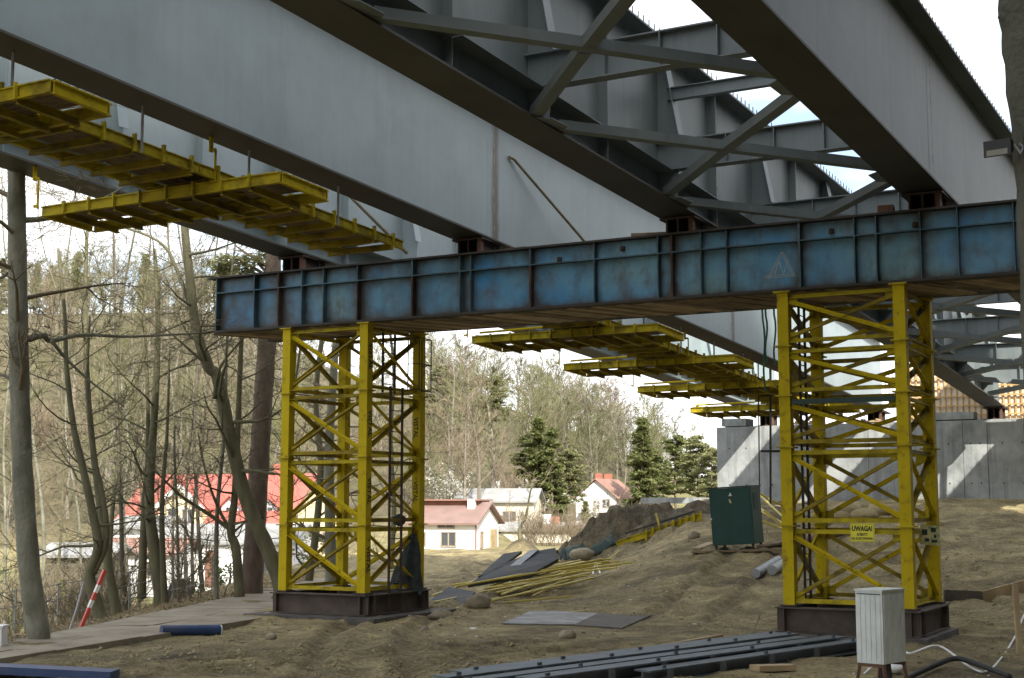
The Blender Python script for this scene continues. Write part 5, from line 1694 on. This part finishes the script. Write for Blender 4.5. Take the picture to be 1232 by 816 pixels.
mb.build("needles", "needle_olive", t)
mb = MB()
for u_, v_ in ((262, 318), (284, 313), (345, 300)): mb.tube([at(327, 335, 50), at((u_ + 327) / 2, v_ - 2, 50), at(u_, v_, 50)], [.07, .05, .02], 5)
mb.build("branch", "bark_pine", t)
rq = random.Random(31)
for i in range(16):
    u = rq.uniform(0, 330); y = rq.uniform(236, 262)
    p = at(u, rq.uniform(285, 330), y)
    pine(("olive evergreen high on the wooded hill at the left"), p.x, y, rq.uniform(.6, .95), rq.choice(["spruce", "pine"]), rq.uniform(0, 6), "evergreens on the hill at the left", "needle_olive")

# bare trees of the hill: six shapes, shared
VAR = []
for k in range(6):
    T_ = Tree(100 + k)
    r = T_.r
    h = 11.0
    def spread_tree():
        p = Vector((0, 0, -.4)); d = Vector((r.gauss(0, .05), r.gauss(0, .05), 1))
        pts, rads = [p], [.2]
        for i in range(8):
            d = (d + Vector((r.gauss(0, .07), r.gauss(0, .07), .1))).normalized()
            p = p + d * (h * .9 / 8); pts.append(p); rads.append(.19 * (1 - .85 * (i + 1) / 8))
        T_.trunk.tube(pts, rads, 6, False)
        for q in range(22):
            f = .22 + .78 * (q + r.random()) / 22
            j = min(int(f * 8), 7)
            az = r.uniform(0, 6.28)
            T_.limb(pts[j].lerp(pts[j + 1], f * 8 - j), Vector((math.cos(az), math.sin(az), r.uniform(.4, 1.2))), 3.6 * (1.15 - .6 * f) * r.uniform(.7, 1.1), rads[j] * .4, 1, 3, None, .16, .16, 4, .017, (.35, .8), (4, 5))
    spread_tree()
    VAR.append((T_.trunk.mesh("trunk", "trunk_far"), T_.twigs.mesh("crown", "twig_far"), T_.twigs.mesh("crown", "twig_rust"), T_.twigs.mesh("crown", "twig_olive")))
def hill_tree(label, x, y, s, k, rz, rust=False, group="bare trees on the hillside"):
    t = thing("bare_tree", (x, y, gz0(x, y) - .3), label, "tree", group, rz)
    for nm, me in (("trunk", VAR[k][0]), ("crown", VAR[k][rust])):
        o = bpy.data.objects.new(nm, me); COL.objects.link(o); o.parent = t; o.scale = (s, s, s)
rh = random.Random(77)
cnt = 0
while cnt < 250:
    y = rh.uniform(124, 262)
    u = rh.uniform(-10, 860)
    if cnt > 190: u, y = rh.uniform(640, 800), rh.uniform(196, 262)
    if u > 660 and y < 192: continue
    if 618 < u < 705 and y < 170: continue
    if u > 790 and rh.random() < .5: continue
    if 350 < u < 505 and rh.random() < .6: continue
    x = (u - 616) / 1700 * y
    c_ = rh.choice((1, 1, 3, 3, 3, 2))
    lab = ("grey", "rust brown", "olive grey")[c_ - 1] + " leafless tree " + ("near the foot of the wooded hill" if y < 160 else "halfway up the wooded hill" if y < 215 else "high on the wooded hill") + (" behind the left wood" if u < 340 else " beside the left tower" if u < 580 else " in its middle" if u < 690 else " at its right end")
    hill_tree(lab, x, y, rh.uniform(.72, 1.25), cnt % 6, rh.uniform(0, 6.28), c_)
    cnt += 1
# brush: shrubs of thin stems
BR = []
for k in range(4):
    T_ = Tree(300 + k); r = T_.r
    for q in range(9):
        az = r.uniform(0, 6.28)
        T_.limb(Vector((r.gauss(0, .2), r.gauss(0, .2), -.1)), Vector((math.cos(az) * .5, math.sin(az) * .5, 1)), r.uniform(1.1, 1.9), .02, 1, 3, None, .1, .2, 4, .008, (.3, .8), (3, 5))
    BR.append((T_.twigs.mesh("bare_shrub", "twig"), T_.twigs.mesh("bare_shrub", "twig_rust")))
rb_ = random.Random(88)
for i in range(70):
    u = rb_.uniform(-10, 345); y = rb_.uniform(44, 80)
    x = (u - 616) / 1700 * y
    l_, r_ = road_edge(min(y, 57.0))
    if x > l_ - .4: continue
    if 175 < u and (y > 52 or i % 3): continue
    o = bpy.data.objects.new("bare_shrub", BR[i % 4][0]); COL.objects.link(o)
    o.location = (x, y, gz0(x, y)); o.rotation_euler = (0, 0, rb_.uniform(0, 6)); s = rb_.uniform(.7, 1.5); o.scale = (s, s, s)
    tag(o, "leafless brown shrub in the undergrowth left of the slab road", "shrub", "bare shrubs in the undergrowth")
for i in range(60):
    u = rb_.uniform(-10, 800); y = rb_.uniform(122, 175)
    if u > 690 and y < 150: continue
    x = (u - 616) / 1700 * y
    o = bpy.data.objects.new("bare_shrub", BR[i % 4][1]); COL.objects.link(o)
    o.location = (x, y, gz0(x, y)); o.rotation_euler = (0, 0, rb_.uniform(0, 6)); s = rb_.uniform(1.4, 2.6); o.scale = (s, s, s)
    tag(o, "rusty brown shrub at the foot of the hill", "shrub", "brown shrubs at the foot of the hill")
for i in range(16):
    u = rb_.uniform(583, 700); y = rb_.uniform(108, 119.0)
    x = (u - 616) / 1700 * y
    o = bpy.data.objects.new("bare_shrub", BR[i % 4][1 if i % 3 else 0]); COL.objects.link(o)
    o.location = (x, y, gz0(x, y)); o.rotation_euler = (0, 0, rb_.uniform(0, 6)); s = rb_.uniform(.9, 1.5); o.scale = (s, s, s)
    tag(o, "brown leafless shrub in front of the pale houses left of the spoil heap", "shrub", "brown shrubs before the pale houses")
# blossoming trees
def blossom(label, u, v, y, s, seed):
    T_ = Tree(seed); r = T_.r
    p = at(u, v, y)
    zg = gz0(p.x, y)
    t = thing("blossom_tree", (p.x, y, zg), label, "tree", "white blossoming trees")
    for q in range(12):
        az = r.uniform(0, 6.28)
        T_.limb(Vector((0, 0, 0)), Vector((math.cos(az) * .5, math.sin(az) * .5, 1)), s * r.uniform(.8, 1.3), .06, 1, 2, None, .1, .2, 4, .015, (.3, .8), (3, 4))
    T_.twigs.build("stem", "twig_far", t, local=True)
    mb = MB()
    for vtx in T_.twigs.v[::3]:
        if vtx[2] > s * .3:
            for _ in range(6): needle_clumps(mb, vtx, .3, .3, 1, .13, r)
    mb.build("crown", "blossom", t, local=True)
blossom("round white blossoming tree left of the white gabled house", 718, 640, 140, 3.2, 501)
blossom("paler blossoming tree left of the round white one", 640, 640, 137, 3.6, 502)
blossom("blossoming tree beside the right leg of the left tower", 536, 645, 128, 3.4, 503)
# small bent tree on the earth heap
T_ = Tree(601)
p = at(626, 650, 88)
zg = gz(p.x, 88) - .1
pts = [Vector((p.x, 88, zg)), Vector((p.x - .05, 88, zg + .7)), Vector((p.x + .35, 88, zg + 1.4)), Vector((p.x + .5, 88, zg + 2.3)), Vector((p.x + .75, 88, zg + 3.6))]
t = thing("tree", pts[0], "small bent bare tree growing on the little earth heap", "tree")
sp = smooth(pts, 4)
T_.trunk.tube(sp, [.13 - .1 * i / len(sp) for i in range(len(sp))], 7)
for k in range(9):
    q = sp[6 + int(T_.r.random() * (len(sp) - 7))]; az = T_.r.uniform(0, 6.28)
    T_.limb(q, Vector((math.cos(az), math.sin(az), .9)), .8, .022, 1, 2, None, .1, .2, 4, .012, (.4, .9), (3, 4))
T_.trunk.build("trunk", "bark_olive", t, True); T_.twigs.build("crown", "twig_far", t, True)
# clipped evergreens in the garden
def shrub(label, u, y, h, w, cone, m, seed):
    r = random.Random(seed)
    p = at(u, 700, y); zg = gz0(p.x, y)
    t = thing("garden_shrub", (p.x, y, zg), label, "shrub", "green shrubs in the garden")
    mb = MB()
    for i in range(420):
        f = r.random()
        rad = w * ((1 - f) if cone else math.sqrt(max(0, 1 - (f * 2 - 1) ** 2)) * .9 + .1) * r.uniform(.6, 1.05)
        az = r.uniform(0, 6.28)
        needle_clumps(mb, (math.cos(az) * rad, math.sin(az) * rad, .08 + f * h), .08, .08, 1, .13, r)
    mb.build("foliage", m, t, local=True)
    MB().tube([(0, 0, -.1), (0, 0, h * .85)], .05, 6).build("stem", "bark_dark", t, local=True)
def top(u, v, y): 
    p = at(u, v, y); return p.z - gz0(p.x, y)
shrub("conical yellow green thuja before the white annex", 258, 66, top(258, 667, 66), .75, True, "thuja", 1)
shrub("round green shrub right of the dark stone", 228, 62, 1.3, .7, False, "leaf_shrub", 2)
shrub("low green shrub left of the dark stone", 201, 63, 1.2, .7, False, "leaf_shrub", 3)
shrub("dark narrow thuja in the far left garden", 72, 62, 1.9, .35, True, "needle", 4)
shrub("low green shrub beside the thuja", 277, 66, 1.2, .8, False, "leaf_shrub", 5)
shrub("green shrub behind the left tower's left leg", 380, 70, 1.6, 1.1, False, "thuja", 6)
# unseen evergreens right of and behind the camera, added to dim the site
def shade_trees():
    r = random.Random(9)
    mt, mc = PINES["spruce"][0], PINES["spruce"][1]["needle"]
    bm = bmesh.new()
    spots = [(-4, -16), (5, -12), (-12, -24), (4, -26)]
    a = -14.0
    while a < 42:
        for l in (r.uniform(5.5, 7.5), r.uniform(11, 14), r.uniform(17, 21)):
            b = a + r.uniform(-1.5, 1.5)
            spots.append((E1.x * b + LAT.x * l, E1.y * b + LAT.y * l))
        a += 4.6
    a = 46.0
    while a < 84:
        for l in (r.uniform(11, 13), r.uniform(17, 20)):
            spots.append((E1.x * a + LAT.x * l, E1.y * a + LAT.y * l))
        a += 5.0
    for i_, (x, y) in enumerate(spots):
        s = r.uniform(2.3, 2.9) if i_ < len(spots) - 16 else r.uniform(1.7, 2.0)
        for k, me in enumerate((mt, mc)):
            n0, f0 = len(bm.verts), len(bm.faces)
            bm.from_mesh(me)
            bm.verts.ensure_lookup_table(); bm.faces.ensure_lookup_table()
            bmesh.ops.transform(bm, matrix=Matrix.Translation((x, y, -3.2)) @ Matrix.Rotation(r.uniform(0, 6), 4, 'Z') @ Matrix.Scale(s, 4), verts=bm.verts[n0:])
            for f in bm.faces[f0:]: f.material_index = k
    me = bpy.data.meshes.new("woodland"); bm.to_mesh(me); bm.free()
    me.materials.append(MATS["bark_pine"]); me.materials.append(MATS["needle"])
    o = bpy.data.objects.new("woodland", me); COL.objects.link(o); tag(o, kind="stuff")
shade_trees()

# dead leaves and dry grass between the trunks left of the slab road
def leaf_litter():
    r = random.Random(71)
    mb = MB()
    for i in range(9000):
        y = r.uniform(27, 62)
        l0, l1 = road_edge(min(y, 57.0))
        x = l0 - .1 - r.expovariate(.28)
        if x < -.42 * y: continue
        z = gz(x, y) + .015
        s, a = r.uniform(.03, .08), r.uniform(0, 6.28)
        dx, dy = math.cos(a) * s, math.sin(a) * s
        if r.random() < .3:                              # a blade of dry grass
            h = r.uniform(.12, .35)
            mb.add([(x - dy * .12, y + dx * .12, z), (x + dy * .12, y - dx * .12, z), (x + dx * 1.4, y + dy * 1.4, z + h)], [(0, 1, 2)])
        else:
            t = r.uniform(-.4, .4) * s
            mb.add([(x - dx, y - dy, z + t), (x + dy * .6, y - dx * .6, z + abs(t)), (x + dx, y + dy, z - t * .3 + .02), (x - dy * .6, y + dx * .6, z + .02)], [(0, 1, 2, 3)])
    mat("dead_leaf", (.19, .13, .07), (.34, .26, .15), 2.5, .9)
    tag(mb.build("leaf_litter", "dead_leaf"), kind="stuff")
leaf_litter()
